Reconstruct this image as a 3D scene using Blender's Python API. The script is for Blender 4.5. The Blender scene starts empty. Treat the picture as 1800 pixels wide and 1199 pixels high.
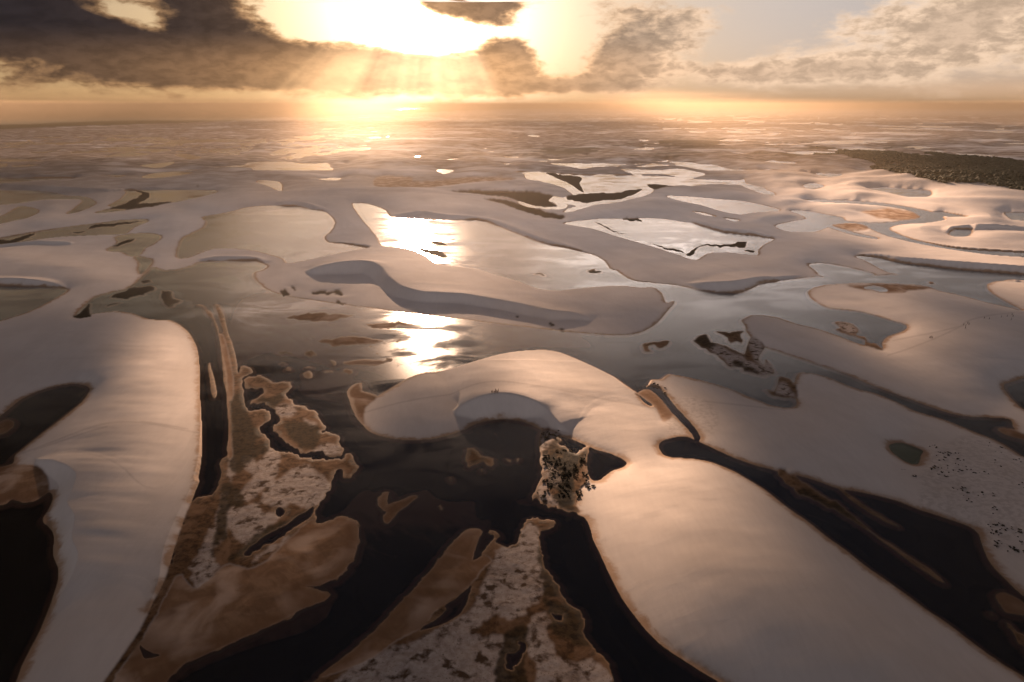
import bpy, bmesh, math, random
import numpy as np
from mathutils import Vector, Matrix, Euler
random.seed(7); RNG = np.random.RandomState(11)
sc = bpy.context.scene
COL = sc.collection
# ------------------------------------------------------------------ camera
H, F, CX, CY = 190.0, 1200.0, 900.0, 599.5
PHI = math.radians(19.1); CP, SP = math.cos(PHI), math.sin(PHI)
cam = bpy.data.cameras.new('camera'); co = bpy.data.objects.new('camera', cam); COL.objects.link(co)
cam.sensor_width = 36.0; cam.lens = 24.0; cam.clip_start = 1.0; cam.clip_end = 600000.0
co.location = (0, 0, H); co.rotation_euler = (math.pi/2 - PHI, 0, 0)
sc.camera = co
# ------------------------------------------------------------------ exposure
vs = sc.view_settings
vs.view_transform = 'Standard'; vs.look = 'None'; vs.gamma = 1.0; vs.use_curve_mapping = False
vs.exposure = 2.55
cy = sc.cycles
cy.use_denoising = True
cy.max_bounces = 6; cy.diffuse_bounces = 2; cy.glossy_bounces = 3; cy.transmission_bounces = 2
cy.volume_bounces = 0; cy.transparent_max_bounces = 8
cy.sample_clamp_indirect = 4.0; cy.sample_clamp_direct = 0.0
cy.caustics_reflective = False; cy.caustics_refractive = False
# ------------------------------------------------------------------ sun
SUN_EL, SUN_AZ = math.radians(10.0), math.radians(-8.0)       # azimuth from +Y towards +X
SD = Vector((math.sin(SUN_AZ)*math.cos(SUN_EL), math.cos(SUN_AZ)*math.cos(SUN_EL), math.sin(SUN_EL)))
sun = bpy.data.lights.new('sun', 'SUN'); so = bpy.data.objects.new('sun', sun); COL.objects.link(so)
sun.energy = 5.0; sun.angle = math.radians(0.38); sun.color = (1.0, 0.65, 0.43)
so.rotation_euler = SD.to_track_quat('Z', 'Y').to_euler(); so.location = (0, 0, 400)

# ------------------------------------------------------------------ node helpers
class NT:
    def __init__(s, tree): s.t = tree; s.n = tree.nodes; s.l = tree.links
    def put(s, sock, v):
        if isinstance(v, bpy.types.NodeSocket): s.l.new(v, sock)
        else: sock.default_value = v
    def m(s, op, a, b=0.0, c=0.0, clamp=False):
        n = s.n.new('ShaderNodeMath'); n.operation = op; n.use_clamp = clamp
        s.put(n.inputs[0], a); s.put(n.inputs[1], b); s.put(n.inputs[2], c); return n.outputs[0]
    def add(s, a, b): return s.m('ADD', a, b)
    def sub(s, a, b): return s.m('SUBTRACT', a, b)
    def mul(s, a, b): return s.m('MULTIPLY', a, b)
    def sm(s, v, a, b, lo=0.0, hi=1.0):
        n = s.n.new('ShaderNodeMapRange'); n.interpolation_type = 'SMOOTHSTEP'
        s.put(n.inputs[0], v); s.put(n.inputs[1], a); s.put(n.inputs[2], b); s.put(n.inputs[3], lo); s.put(n.inputs[4], hi)
        return n.outputs[0]
    def lin(s, v, a, b, lo=0.0, hi=1.0):
        n = s.n.new('ShaderNodeMapRange')
        s.put(n.inputs[0], v); s.put(n.inputs[1], a); s.put(n.inputs[2], b); s.put(n.inputs[3], lo); s.put(n.inputs[4], hi)
        return n.outputs[0]
    def mix(s, f, a, b, mode='MIX'):
        n = s.n.new('ShaderNodeMix'); n.data_type = 'RGBA'; n.blend_type = mode; n.clamp_result = False
        s.put(n.inputs[0], f)
        s.put(n.inputs[6], a if isinstance(a, bpy.types.NodeSocket) else (*a, 1.0))
        s.put(n.inputs[7], b if isinstance(b, bpy.types.NodeSocket) else (*b, 1.0)); return n.outputs[2]
    def noise(s, vec, scale, detail=4.0, rough=0.55, dist=0.0):
        n = s.n.new('ShaderNodeTexNoise'); s.put(n.inputs['Vector'], vec)
        n.inputs['Scale'].default_value = scale; n.inputs['Detail'].default_value = detail
        n.inputs['Roughness'].default_value = rough; n.inputs['Distortion'].default_value = dist
        return n.outputs['Fac']
    def attr(s, name):
        n = s.n.new('ShaderNodeAttribute'); n.attribute_name = name; return n.outputs['Fac']
    def scale(s, vec, v):
        n = s.n.new('ShaderNodeVectorMath'); n.operation = 'MULTIPLY'; s.put(n.inputs[0], vec); n.inputs[1].default_value = v
        return n.outputs[0]
    def xyz(s, vec):
        n = s.n.new('ShaderNodeSeparateXYZ'); s.l.new(vec, n.inputs[0]); return n.outputs
    def comb(s, x, y, z):
        n = s.n.new('ShaderNodeCombineXYZ'); s.put(n.inputs[0], x); s.put(n.inputs[1], y); s.put(n.inputs[2], z); return n.outputs[0]

def px_dir(px, py):
    x = px-CX; y = F*CP+(CY-py)*SP; z = -F*SP+(CY-py)*CP
    return x, y, z
def px_azel(px, py):
    x, y, z = px_dir(px, py)
    return math.degrees(math.atan2(x, y)), math.degrees(math.atan2(z, math.hypot(x, y)))

# ------------------------------------------------------------------ world: sky with banks of cloud
world = bpy.data.worlds.new('World'); sc.world = world; world.use_nodes = True
W = NT(world.node_tree); W.n.clear()
sky = W.n.new('ShaderNodeTexSky'); sky.sky_type = 'NISHITA'; sky.sun_disc = False
sky.sun_elevation = SUN_EL; sky.sun_rotation = SUN_AZ; sky.altitude = 200; sky.dust_density = 3.0
tc = W.n.new('ShaderNodeTexCoord'); D = tc.outputs['Generated']
dx, dy, dz = W.xyz(D)
AZ = W.mul(W.m('ARCTAN2', dx, dy), 57.2958)
EL = W.mul(W.m('ARCSINE', dz), 57.2958)
# domain-warped billow noise, stretched sideways near the horizon
P = W.comb(W.mul(AZ, 0.6), W.mul(EL, 1.15), 0.0)
n1 = W.noise(P, 0.30, 8.0, 0.60, 0.35)
P2 = W.comb(W.mul(AZ, 0.35), W.mul(EL, 1.6), 7.0)
n2 = W.noise(P2, 0.9, 7.0, 0.62, 0.2)
def blob_sum(blobs):
    tot = None
    for (px, py, rx, ry, w) in blobs:
        a, e = px_azel(px, py); ra, re = rx/22.5, ry/22.5
        q = W.m('POWER', W.mul(W.sub(AZ, a), 1/ra), 2.0) if False else None
        u = W.mul(W.sub(AZ, a), 1/ra); v = W.mul(W.sub(EL, e), 1/re)
        r2 = W.m('MULTIPLY_ADD', u, u, W.mul(v, v))
        g = W.mul(W.m('EXPONENT', W.mul(r2, -1.0)), w)
        tot = g if tot is None else W.add(tot, g)
    return tot
CLOUDS = [(1060,92,75,40,.9),(1010,20,60,22,.5),(1120,30,40,40,.5),(60,55,170,48,1.6),(190,82,100,28,1.3),(330,-10,60,40,.8),(385,55,95,55,1.2),(500,95,110,30,.8),(60,10,90,20,.8),
          (200,22,60,16,-1.0),(262,48,40,14,-.9),(330,22,50,10,-.5),(528,20,40,42,-1.3),
          (330,122,190,22,1.2),(470,126,160,28,1.3),(600,120,90,30,1.5),(700,124,90,27,1.5),(790,130,60,32,1.3),(60,108,120,14,-.5),
          (805,8,95,30,1.5),(845,-15,60,50,1.2),(895,112,58,50,1.7),(960,150,110,15,1.2),(1050,150,100,12,.5),
          (690,42,125,34,-1.5),(990,70,60,50,-1.0),(860,55,60,12,-.6),
          (1110,105,75,38,1.0),(1225,45,75,28,1.1),(1180,15,50,20,.3),(1300,128,170,20,.8),(1400,135,120,14,.4),
          (1330,40,120,40,-.6),(1640,50,200,60,.9),(1560,110,150,30,.35),(1760,20,120,40,.4),(1480,112,90,20,.3),
          (950,-110,330,60,-1.1),(1350,-100,200,50,-.5),(60,-40,120,60,.6),(740,-230,180,60,-.8)]
right = W.sm(AZ, -6.0, 22.0)
field = W.add(blob_sum(CLOUDS), W.mul(W.sub(n1, 0.5), 2.1))
field = W.add(field, W.mul(W.sub(n2, 0.5), 0.9))
aloft = W.sm(EL, 13.0, 21.0)
field = W.add(field, W.mul(aloft, 0.62))                       # a broken deck overhead
n3 = W.noise(W.comb(W.mul(AZ, .8), W.mul(EL, 1.7), 3.0), 1.1, 6.0, 0.62, 0.3)
field = W.add(field, W.mul(W.sub(n3, .5), 1.0))
OP = W.sm(field, W.lin(right, 0, 1, .20, .08), W.lin(right, 0, 1, .66, .85))
THICK = W.sm(field, 0.40, 1.15)
# angle from the hidden sun
sdv = W.n.new('ShaderNodeVectorMath'); sdv.operation = 'DOT_PRODUCT'; W.l.new(D, sdv.inputs[0])
gaz, gel = px_azel(755, 22)
gaz, gel = math.radians(gaz), math.radians(gel)
sdv.inputs[1].default_value = (math.sin(gaz)*math.cos(gel), math.cos(gaz)*math.cos(gel), math.sin(gel))
ANG = W.mul(W.m('ARCCOSINE', W.m('MINIMUM', sdv.outputs['Value'], 1.0)), 57.2958)
halo1 = W.m('EXPONENT', W.mul(W.m('POWER', W.mul(ANG, 1/5.6), 1.6), -1.0))
halo2 = W.m('EXPONENT', W.mul(ANG, -1/10.0))
halo3 = W.m('EXPONENT', W.mul(ANG, -1/40.0))
nearh = W.m('EXPONENT', W.mul(W.m('ABSOLUTE', EL), -1/2.6))
# clear air behind the clouds: the Nishita sky plus the scattered light round the sun
high = W.sm(EL, 7.5, 25.0)
back = W.sm(dy, 0.30, -0.5)
air = W.mix(right, (0.10, 0.072, 0.045), (0.135, 0.125, 0.128))
air = W.mix(nearh, air, W.mix(right, (0.15, 0.085, 0.035), (0.21, 0.130, 0.070)))
air = W.mix(high, air, (0.027, 0.025, 0.038))
air = W.mix(back, air, (0.42, 0.40, 0.43))
skyn = W.mix(1.0, (0, 0, 0), sky.outputs[0], 'ADD')
skys = W.n.new('ShaderNodeVectorMath'); skys.operation = 'SCALE'; W.l.new(skyn, skys.inputs[0]); skys.inputs[3].default_value = 0.05
SKYN = skys.outputs[0]
def glow(f, col):
    n = W.n.new('ShaderNodeVectorMath'); n.operation = 'SCALE'; n.inputs[0].default_value = col; W.l.new(f, n.inputs[3]); return n.outputs[0]
def vadd(a, b):
    n = W.n.new('ShaderNodeVectorMath'); n.operation = 'ADD'; W.put(n.inputs[0], a); W.put(n.inputs[1], b); return n.outputs[0]
air = vadd(vadd(air, glow(halo1, (.95, .82, .68))), glow(halo2, (0.30, 0.205, 0.135)))
# a cooler, darker left
# the blaze round the sun, above the picture, that the lagoons mirror
bz = W.mul(W.m('EXPONENT', W.mul(W.m('POWER', W.mul(W.m('ABSOLUTE', W.sub(EL, 10.0)), 1/7.8), 2.0), -1.0)), W.m('EXPONENT', W.mul(W.m('POWER', W.mul(W.m('ABSOLUTE', W.sub(AZ, 8.0)), 1/18.0), 2.0), -1.0)))
bz = W.mul(bz, W.sm(EL, 7.2, 10.5))
bz = W.mul(bz, W.sm(n1, .35, .62, 1.25, .62))
# cloud colour: grey-mauve, browner and brighter towards the sun, glowing where thin
body = W.mix(right, (0.0058, 0.0054, 0.0072), (0.235, 0.170, 0.122))
body = W.mix(high, body, (0.013, 0.016, 0.026))
body = W.mix(back, body, (0.37, 0.345, 0.365))
thin = W.mix(right, (0.085, 0.048, 0.024), (0.36, 0.262, 0.185))
thin = W.mix(high, thin, (0.023, 0.026, 0.038))
thin = W.mix(back, thin, (0.42, 0.395, 0.415))
cloud = W.mix(THICK, thin, body)
haloc = W.m('EXPONENT', W.mul(ANG, -1/6.5))
cg = W.mul(haloc, W.sm(THICK, 0.0, 1.0, 1.0, 0.30))
cloud = vadd(cloud, glow(cg, (0.72, 0.40, 0.19)))
cg2 = W.mul(halo2, W.sm(EL, 5.2, 2.2))
cloud = vadd(cloud, glow(cg2, (.46, .24, .10)))
# shafts of light falling from the cloud gap, radiating from the sun
shx = W.m('DIVIDE', W.sub(AZ, math.degrees(gaz)), W.m('MAXIMUM', W.sub(math.degrees(gel)+4.5, EL), 0.5))
shn = W.noise(W.comb(shx, 0.0, 3.0), 3.2, 3.0, 0.5)
shm = W.mul(W.mul(W.sm(EL, 6.2, 2.2), W.sm(EL, -0.8, 0.6)), W.mul(W.sm(shx, -1.7, -.5), W.sm(shx, 0.60, 0.42)))
shaft = W.mul(shm, W.sm(shn, 0.35, 0.65, 0.15, 1.0))
OPs = W.mul(OP, W.sub(1.0, W.mul(shm, 0.12)))
cloud = W.mix(W.mul(W.sm(n3, .35, .68), .30), cloud, W.mix(0.0, (0, 0, 0), (0, 0, 0)))
fin = W.mix(OPs, air, cloud)
fin = vadd(fin, glow(shaft, (0.27, 0.165, 0.08)))
fin = vadd(fin, glow(bz, (.98, .83, .76)))
bgl = W.mix(W.mul(W.sm(field, 0.75, 0.1), 0.06), fin, vadd(fin, SKYN))
bg = W.n.new('ShaderNodeBackground'); W.l.new(bgl, bg.inputs[0]); bg.inputs[1].default_value = 0.56
wo = W.n.new('ShaderNodeOutputWorld'); W.l.new(bg.outputs[0], wo.inputs[0])
world.cycles.sampling_method = 'MANUAL'; world.cycles.sample_map_resolution = 1024
# ------------------------------------------------------------------ shorelines (surveyed outlines, plane z = 0)
# each: (type, closed points, roughness);  W water, L sand, M marsh, B bare wet flat, in painting order
def PT(s): 
    v = [float(a) for a in s.replace(';', ' ').replace(',', ' ').split()]
    return list(zip(v[0::2], v[1::2]))
SH = []
def w(s, r=0): SH.append(('W', PT(s), r))
def l(s, r=0): SH.append(('L', PT(s), r))
def m(s, r=.6): SH.append(('M', PT(s), r))
def b(s, r=.15): SH.append(('B', PT(s), r))
def d(s, r=.6): SH.append(('V', PT(s), r))          # dark marsh vegetation at the water's edge
# main lagoon
w('''130,558 139,547 152,534 165,523 193,515 204,512 219,509 230,503 241,495 252,484 262,476 266,471 273,471 286,475 300,475 317,473 337,467 353,461 377,459
417,458 447,458 460,463 470,468 460,475 447,483 500,520 800,560 1100,590 1180,540 1180,520 1140,498
1150,498 1200,504 1223,509 1260,514 1300,514 1320,508 1343,497 1373,494 1413,489 1447,486 1500,484 1550,484 1590,481 1567,480 1547,472 1520,458 1503,451 1520,450 1547,453 1583,461 1633,467 1683,473
1733,477 1800,482 1860,488 1860,497 1800,494 1780,493 1753,494 1735,500 1737,510 1750,520 1773,533 1797,546 1806,552 1800,549 1782,542 1760,537 1737,532 1700,522 1675,516 1650,511 1640,507
1615,501 1575,499 1525,497 1475,499 1450,501 1430,506 1421,512 1421,520 1427,527 1440,535 1457,542 1482,545 1510,548 1532,553 1555,560 1575,566 1590,570 1594,574 1592,579 1580,585 1560,592
1552,600 1550,606 1552,615 1540,612 1520,607 1500,601 1475,591 1450,582 1425,575 1400,569 1367,558 1340,554 1322,554 1311,558 1303,564 1309,573 1311,582 1319,593 1330,606 1344,611 1367,618
1400,629 1433,640 1467,651 1500,663 1525,675 1555,686 1585,697 1612,707 1640,717 1667,726 1695,732 1722,734 1755,735 1772,737 1779,742 1780,750 1790,759 1802,764 1860,785 1860,820 1800,803
1784,794 1765,782 1743,771 1715,760 1688,749 1660,738 1633,730 1605,721 1585,711 1562,701 1540,692 1512,685 1487,677 1462,666 1437,658 1415,655 1402,657 1396,673 1396,684 1398,700 1400,712 1387,718
1367,715 1351,711 1322,700 1300,691 1278,682 1244,672 1211,664 1189,660 1176,658 1169,662 1160,668 1144,668 1140,676 1131,684 1122,691 1100,677 1080,663 1050,648 1017,633 990,622 967,617 933,617 900,620 867,627
833,637 800,647 773,653 747,655 727,660 707,670 687,682 670,692 657,702 643,717 638,730 638,747 650,760 673,768 700,773 727,774 760,772 790,765 813,757 833,747 853,741 883,737 910,740 933,747
953,757 980,767 1000,771 1027,782 1050,792 1073,798 1093,807 1102,815 1093,822 1077,827 1063,837 1053,844 1040,843 1033,833 1024,850 1016,870 1014,902 1028,911 1037,928 1042,948 1054,973 1071,1010 1093,1052
1113,1080 1136,1109 1158,1131 1181,1148 1209,1166 1234,1182 1263,1199 1330,1240 1400,1300 1500,1400 60,1400 120,1290 182,1199 217,1150 245,1108 269,1060 290,1018 307,962 321,920 335,885 346,850 353,815 355,780 354,740 352,690
351,640 347,612 335,588 320,573 300,563 280,562 258,560 232,551 205,547 180,549 155,553''')
# far shore of the central dune's east pass
w('1158,682 1173,696 1189,716 1207,736 1224,756 1230,767 1229,776 1223,775 1216,762 1200,744 1184,729 1173,716 1160,700 1148,689 1131,684 1140,680')
w('1122,694 1136,704 1148,713 1141,714 1129,705')
# long dark lagoon on the right
w('''1158,786 1164,776 1183,770 1206,768 1222,774 1250,787 1290,805 1330,819 1350,824 1367,829 1395,834 1437,846 1469,858 1504,864 1542,872 1577,881 1612,895 1647,906 1682,918 1706,927 1720,939
1726,958 1738,986 1755,1007 1773,1025 1800,1049 1860,1095 1960,1180 1960,1310 1860,1238 1800,1190 1769,1171 1734,1147 1699,1121 1664,1094 1630,1072 1595,1046 1560,1021 1525,997 1490,969 1455,944 1420,916 1385,892
1350,864 1320,845 1290,828 1250,812 1217,806 1183,804 1167,799''')
# long barchan ridge between the two bright lagoons
l('''447,483 452,495 465,500 500,499 540,496 567,492 599,487 620,487 643,486 663,492 680,503 700,515 727,527 757,532 800,536 850,541 883,548 933,558 977,567 1033,573 1060,579 1093,581 1133,577 1153,568 1167,550 1171,532
1163,515 1148,505 1127,506 1093,503 1050,505 1010,510 977,514 950,511 917,498 883,488 857,480 830,474 800,472 783,471 763,462 747,450 727,442 703,437 673,434 655,437 627,444 600,449 567,454 533,460 500,466 477,468''')
w('''620,358 633,380 650,400 663,417 672,433 690,437 703,437 727,442 747,450 763,462 783,471 800,472 830,474 857,480 883,488 917,498 950,511 977,514 1010,510 1050,505 1093,503 1127,506 1148,505 1163,515 1171,532 1180,530 1200,520 1200,504
1150,498 1117,494 1100,487 1083,475 1073,473 1063,460 1047,450 1020,442 993,435 957,428 927,418 900,408 873,397 853,389 833,386 787,387 750,386 700,383 685,381 680,372 667,365 643,358''')
w('''313,453 312,440 320,420 337,410 357,400 363,390 357,382 393,375 417,370 433,365 467,362 517,362 540,367 570,372 588,390 580,407 570,417 577,426 600,428 627,432 648,437 627,442 600,447 567,453 533,459 505,463 500,457 493,453 473,447 443,440 400,437
373,438 350,445 333,452''')
w('-90,505 0,502 40,503 80,504 105,507 119,510 105,520 80,534 50,548 20,558 0,564 -60,580 -120,590')
w('''157,687 155,680 140,676 120,676 100,679 70,687 38,702 15,720 0,732 -50,770 -90,830 -60,850 0,822 22,815 27,800 45,785 70,765 100,742 125,722 145,705''')
w('''84,866 93,871 87,892 75,916 94,937 94,976 103,1000 101,1025 91,1056 80,1084 70,1108 52,1143 38,1171 28,1199 -10,1290 -60,1400 -700,1400 -400,1000 -100,870 0,888 21,878 52,883 70,876''')
# top left lagoons
w('-60,316 0,313 43,312 100,312.5 136,312.5 134,314.5 87,316.5 43,320 0,323 -60,326')
w('-60,333 0,335 52,335 95,339 113,344 147,346 160,350 169,357 160,363 139,372 117,376 130,367 145,354 139,350 98,349.5 65,352 33,357 0,360 -60,366')
w('-60,388 0,380 13,375 28,366 37,363 54,365 68,370 61,377 43,384 22,388 0,393 -60,400')
w('191,362 208,352 223,339 219,335 245,334 300,334 380,335 367,342 333,350 283,360 233,368 180,374 167,374 200,364')
w('-60,428 0,419 40,412 100,402 167,393 217,387 263,387 240,397 230,403 217,411 167,413 100,418 50,425 0,432 -60,440')
w('188,440 207,427 203,417 225,412 257,410 283,415 273,427 253,437 247,447 230,450 213,443')
w('237,450 267,457 263,468 248,482 244,474 245,463')
w('250,311 283,303 340,303 317,308 267,314')
w('180,277 200,272 227,268 267,271 233,274.5 200,276')
w('307,272 327,271 353,277 333,280'); w('357,263 417,262 393,265.5'); w('23,291 80,290 33,294.5'); w('247,291 303,285 300,289.5 277,295')
w('0,279 83,282 30,284 0,284'); w('450,320 467,317 493,322 493,337 473,328',.3); b('667,310 723,312 727,319 767,318 833,311 900,313 900,317 833,321 767,329 733,331 660,328', .1)
w('767,299 797,299 780,306',.4); w('50,268 100,266 70,270'); w('190,308 228,309 205,311'); w('600,262 650,259 640,264'); w('560,315 600,312 590,318')
# top right lagoons and the braided stream
w('967,288 1000,287.5 1033,288 1060,286.5 1100,290 1067,292 1047,293.5 1025,297 1003,293.5')
w('1092,297 1133,298.5 1173,300 1200,299 1240,306 1220,312 1200,311 1190,310.5 1167,306 1133,305 1122,309.5 1108,305')
w('''900,302 957,302.5 1017,307 1083,307 1122,309.5 1167,310 1200,313 1290,318 1307,314 1310,321 1333,327 1353,335 1363,343 1340,341 1317,331 1293,325 1250,324 1200,327 1150,323 1141,329 1150,334 1140,342 1108,351 1067,358 1042,361 1020,367
1000,373 990,371 1013,362 993,358 1000,363 980,367 958,367 925,363 900,351 860,343 900,352 957,363 982,362 972,355 965,353 973,345 988,347 1007,342 1000,335 987,328 958,320 928,315 920,305''', .45)
w('''1030,387 1067,384.5 1133,384 1167,385 1200,391 1220,393 1267,407 1313,412 1343,417 1360,420 1343,430 1333,440 1332,449 1300,446 1260,443 1240,448 1223,457 1200,451 1150,434 1100,420 1067,410 1033,400 990,393''',.12)
w('1170,345 1200,345 1250,349 1300,353 1343,361 1372,370 1333,373 1300,377 1267,371 1233,361 1200,354')
w('1217,372 1237,374 1260,382 1237,378.5'); w('1270,383 1300,387 1290,390')
w('''1388,370 1427,372 1453,377 1480,382 1487,388 1520,391 1560,391 1590,387 1612,381 1600,371 1560,363 1500,358 1440,355 1413,351 1500,353 1567,359 1633,371 1657,382 1660,387 1633,392 1590,394 1566,399 1566,405 1600,419 1650,431 1700,438 1800,444 1860,449
1860,458 1800,455 1733,450 1633,433 1567,417 1540,407 1528,401 1505,393 1466,395 1460,398 1433,407 1387,407 1365,400 1367,395 1400,388 1417,385 1413,380 1400,375''')
w('1463,397 1500,408 1542,418 1538,420 1495,412 1458,400')
w('1640,374 1660,373 1703,382 1660,381'); w('1767,374 1800,374 1860,375 1860,391 1800,389 1780,387')
w('1525,331 1567,330 1600,332 1635,335 1633,345 1597,346 1560,338'); w('1413,325 1433,322 1450,327 1433,332.5 1417,331')
w('1668,412 1680,403 1707,404 1703,414 1683,416'); w('1430,305 1483,306 1460,311'); w('1240,296 1280,296 1262,299')
w('1422,465 1453,463.5 1500,472 1540,483 1500,483 1447,485 1433,476')
w('1562,785 1569,780 1586,779 1605,785 1622,793 1618,802 1616,812 1608,817 1591,811 1572,798')
w('1860,655 1800,665 1782,671 1765,676 1767,685 1780,702 1800,719 1860,745')
w('1380,268 1440,266 1475,270 1430,273'); w('1340,283 1400,286 1380,289'); w('1480,262 1510,260 1540,262 1500,265'); w('1110,262 1150,260 1140,264',.3)
# ----- marshes and flats laid over the water
m('''344,535 358,543 370,558 379,578 385,608 388,637 390,666 396,695 398,739 401,774 396,788 398,800 385,815 388,835 379,853 372,868 356,869 344,874 335,887 318,925 300,985 285,1025 262,1070 238,1110 212,1152 178,1199 110,1300 150,1400
160,1330 250,1230 293,1199 320,1169 344,1154 380,1142 425,1124 463,1106 499,1091 529,1073 559,1058 578,1052 571,1043 550,1036 538,1030 559,1029 589,1016 610,998 625,975 632,951 631,930 622,915 610,906 603,907 601,913 580,918 558,921 553,911
550,905 559,888 577,867 585,850 592,826 603,838 618,840 633,823 627,812 621,800 609,796 601,806 563,809 533,806 504,794 487,793 475,787 469,774 460,759 459,750 472,742 475,730 472,724 458,721 440,721 431,713 428,695 423,683 423,672 428,664
446,656 440,645 431,641 420,647 416,660 414,637 408,613 399,584 393,558 385,537 376,533 382,555 390,580 386,590 381,572 372,552 360,539''', .35)
m('''440,663 463,663 481,672 501,672 512,680 501,695 516,710 533,718 551,724 563,739 574,753 563,762 577,759 595,774 606,788 598,800 580,806 568,797 548,796 533,800 516,791 504,780 501,774 487,765 477,756 478,748 493,739 487,730 481,721 463,713 446,710
452,701 463,689 440,683 428,678 430,668''', .5)
m('368,637 371,650 376,668 380,690 377,702 372,690 369,668 366,648', .3)
w('546,909 541,912 514,930 493,945 463,960 440,975 428,974 440,962 463,945 499,925 520,910 540,898 549,893', .2)
w('487,894 493,893 500,898 498,905 490,908 485,902', 0); w('246,1132 255,1140 268,1148 282,1152 270,1156 255,1157 249,1148',.1); w('260,1105 268,1108 272,1112 264,1112',.2)
m('''938,909 956,913 975,916 976,924 959,930 950,941 950,962 956,987 978,1023 990,1042 999,1060 1021,1078 1028,1097 1030,1115 1045,1139 1066,1161 1076,1182 1077,1199 1095,1290 1110,1400 300,1400 420,1290 559,1191 596,1161 642,1124 672,1094 703,1060
733,1029 764,993 788,962 810,938 825,929 843,929 848,936 843,947 834,971 831,984 840,981 856,962 868,947 868,939 859,936 865,932 875,935 877,942 871,953 883,961 889,962 904,953 914,941 917,930 924,919 929,912''', .25)
w('828,1029 819,1036 804,1051 782,1064 785,1073 764,1091 746,1100 740,1109 776,1097 804,1083 818,1065 824,1048', .1)
w('970,1080 990,1080 990,1091 978,1089', .3); w('911,1127 921,1142 917,1164 901,1173 895,1155 906,1148', .5)
m('''951,754 967,752 977,756 985,766 984,776 994,784 1004,792 1014,796 1024,790 1033,786 1038,790 1033,804 1031,819 1036,836 1030,850 1020,870 1016,900 1005,900 999,893 987,897 974,889 972,894 960,890 946,883 932,875
938,865 943,848 951,829 949,819 945,807 948,797 943,787 943,774 947,762''', .5)
m('1131,607 1136,603 1171,599 1176,602 1171,609 1160,613 1153,608 1144,607 1140,611 1146,618 1134,618', .2)
m('''1220,599 1238,588 1244,591 1253,600 1267,607 1282,609 1296,617 1307,624 1315,612 1322,593 1333,598 1343,611 1333,622 1331,633 1344,642 1349,631 1358,644 1359,656 1342,661 1322,656 1300,647 1282,643 1264,633 1260,624 1242,616 1227,607''', .4)
m('1263,584 1280,584 1289,580 1307,581 1300,587 1304,598 1301,603 1291,598 1284,601 1271,593', .5)
m('1349,686 1362,682 1369,667 1378,664 1391,676 1393,687 1400,691 1402,718 1393,703 1371,700', .5)
m('1466,567 1495,567 1511,580 1507,587 1520,595 1525,602 1540,605 1552,617 1520,608 1517,600 1505,591 1482,586 1469,580 1477,577', .25)
m('819,805 828,788 842,791 847,802 861,802 864,810 856,819 850,812 833,822 822,813', .6)
m('888,806 897,807 896,811 889,810', .4); m('907,807 914,806 913,811 908,811', .4); m('846,824 850,824 850,831 846,830',.4); m('790,843 794,843 795,850 790,849',.4)
for (ex, ey, ea, eb) in [(543,624,12,5),(584,636,9,5),(539,661,9,6),(504,650,6,4),(502,621,12,3),(615,654,8,5),(686,631,5,3),(541,648,5,2),(576,655,5,2),(700,600,6,2),(650,610,4,2),(664,622,3,2),
                         (620,584,3,1.5),(548,597,3,1.5),(496,640,3,2),(945,481,9,1.2),(1048,479,7,2),(1043,474,5,1),(1636,498,6,2),(1440,545,0.1,0.1)]:
    SH.append(('M', [(ex+ea*math.cos(t*math.pi/4)*(1+.25*math.sin(7*t+ex)), ey+eb*math.sin(t*math.pi/4)*(1+.3*math.cos(5*t+ey))) for t in range(8)], .5))
SH[-1:] = []
d('490,512 498,511 505,521 497,522', .7); d('506,509 516,510 512,515',.7); d('547,517 570,512 600,513 606,520 594,520 585,515 560,519', .6); d('592,530 603,532 610,536 600,537',.6)
d('904,555 914,556 910,558',.4); d('965,568 976,569 975,572 966,571',.5); d('981,576 995,579 993,582 983,580',.6)
d('757,425 775,428 790,432 780,436 764,432',.7); d('740,438 765,440 786,450 778,456 758,448 742,444',.5); d('790,420 798,418 796,421',.5); d('936,480 960,482 948,484',.5); d('1035,474 1058,479 1045,482',.4)
d('193,523 213,512 233,504 270,502 269,511 233,521 207,526', .5); d('283,510 292,507 304,508 308,522 320,524 312,531 300,536 285,530 281,520', .7); d('130,558 140,547 158,531 163,534 160,546 163,553 146,557', .4)
d('247,492 262,491 268,496 252,496',.5); d('172,540 190,536 215,531 195,538',.4)
d('958,303.5 993,307 1022,311 1020,323 1027,337 1017,335 1003,324 975,312', .35)
d('793,338 833,336 900,337 933,338 962,342 972,345 966,352 972,358 981,363 958,364 933,361 913,354 890,346 845,342', .3)
d('900,355 940,367 975,376 990,378 985,384 955,382 915,370 880,357 850,350 880,351', .4)
d('993,348 1025,339 1067,339 1117,333 1130,333 1108,346 1067,353 1030,356 1007,353', .5)
d('1140,324 1185,326 1165,330 1150,333', .4); d('1043,388 1067,403 1117,419 1167,433 1199,444 1192,446 1133,424 1083,406', .4); d('1092,386 1120,385 1132,390 1118,390',.5)
d('1203,447 1233,431 1283,430 1295,424 1313,422 1310,432 1285,436 1233,434 1215,449', .5); d('1305,437 1325,440 1322,445',.5)
d('210,360 233,350 262,342 255,352 242,357 300,352 285,358 233,367 190,366', .6); d('235,335 262,337 258,346 240,345 250,340',.6)
d('0,422 30,418 60,412 50,420 20,428 -30,434 -60,432', .5); d('125,406 150,406 140,409', .4); d('150,399 200,391 262,387 210,395 165,402',.5)
d('196,434 213,424 240,417 230,424 214,430', .4)
b('1513,372 1550,367 1600,372 1617,382 1583,388 1550,385 1530,377', .5)
b('1490,501 1575,500 1640,506 1600,511 1585,515 1550,515 1520,509', .3); w('1517,504 1545,504 1562,511 1550,514 1532,510', .2)
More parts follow.
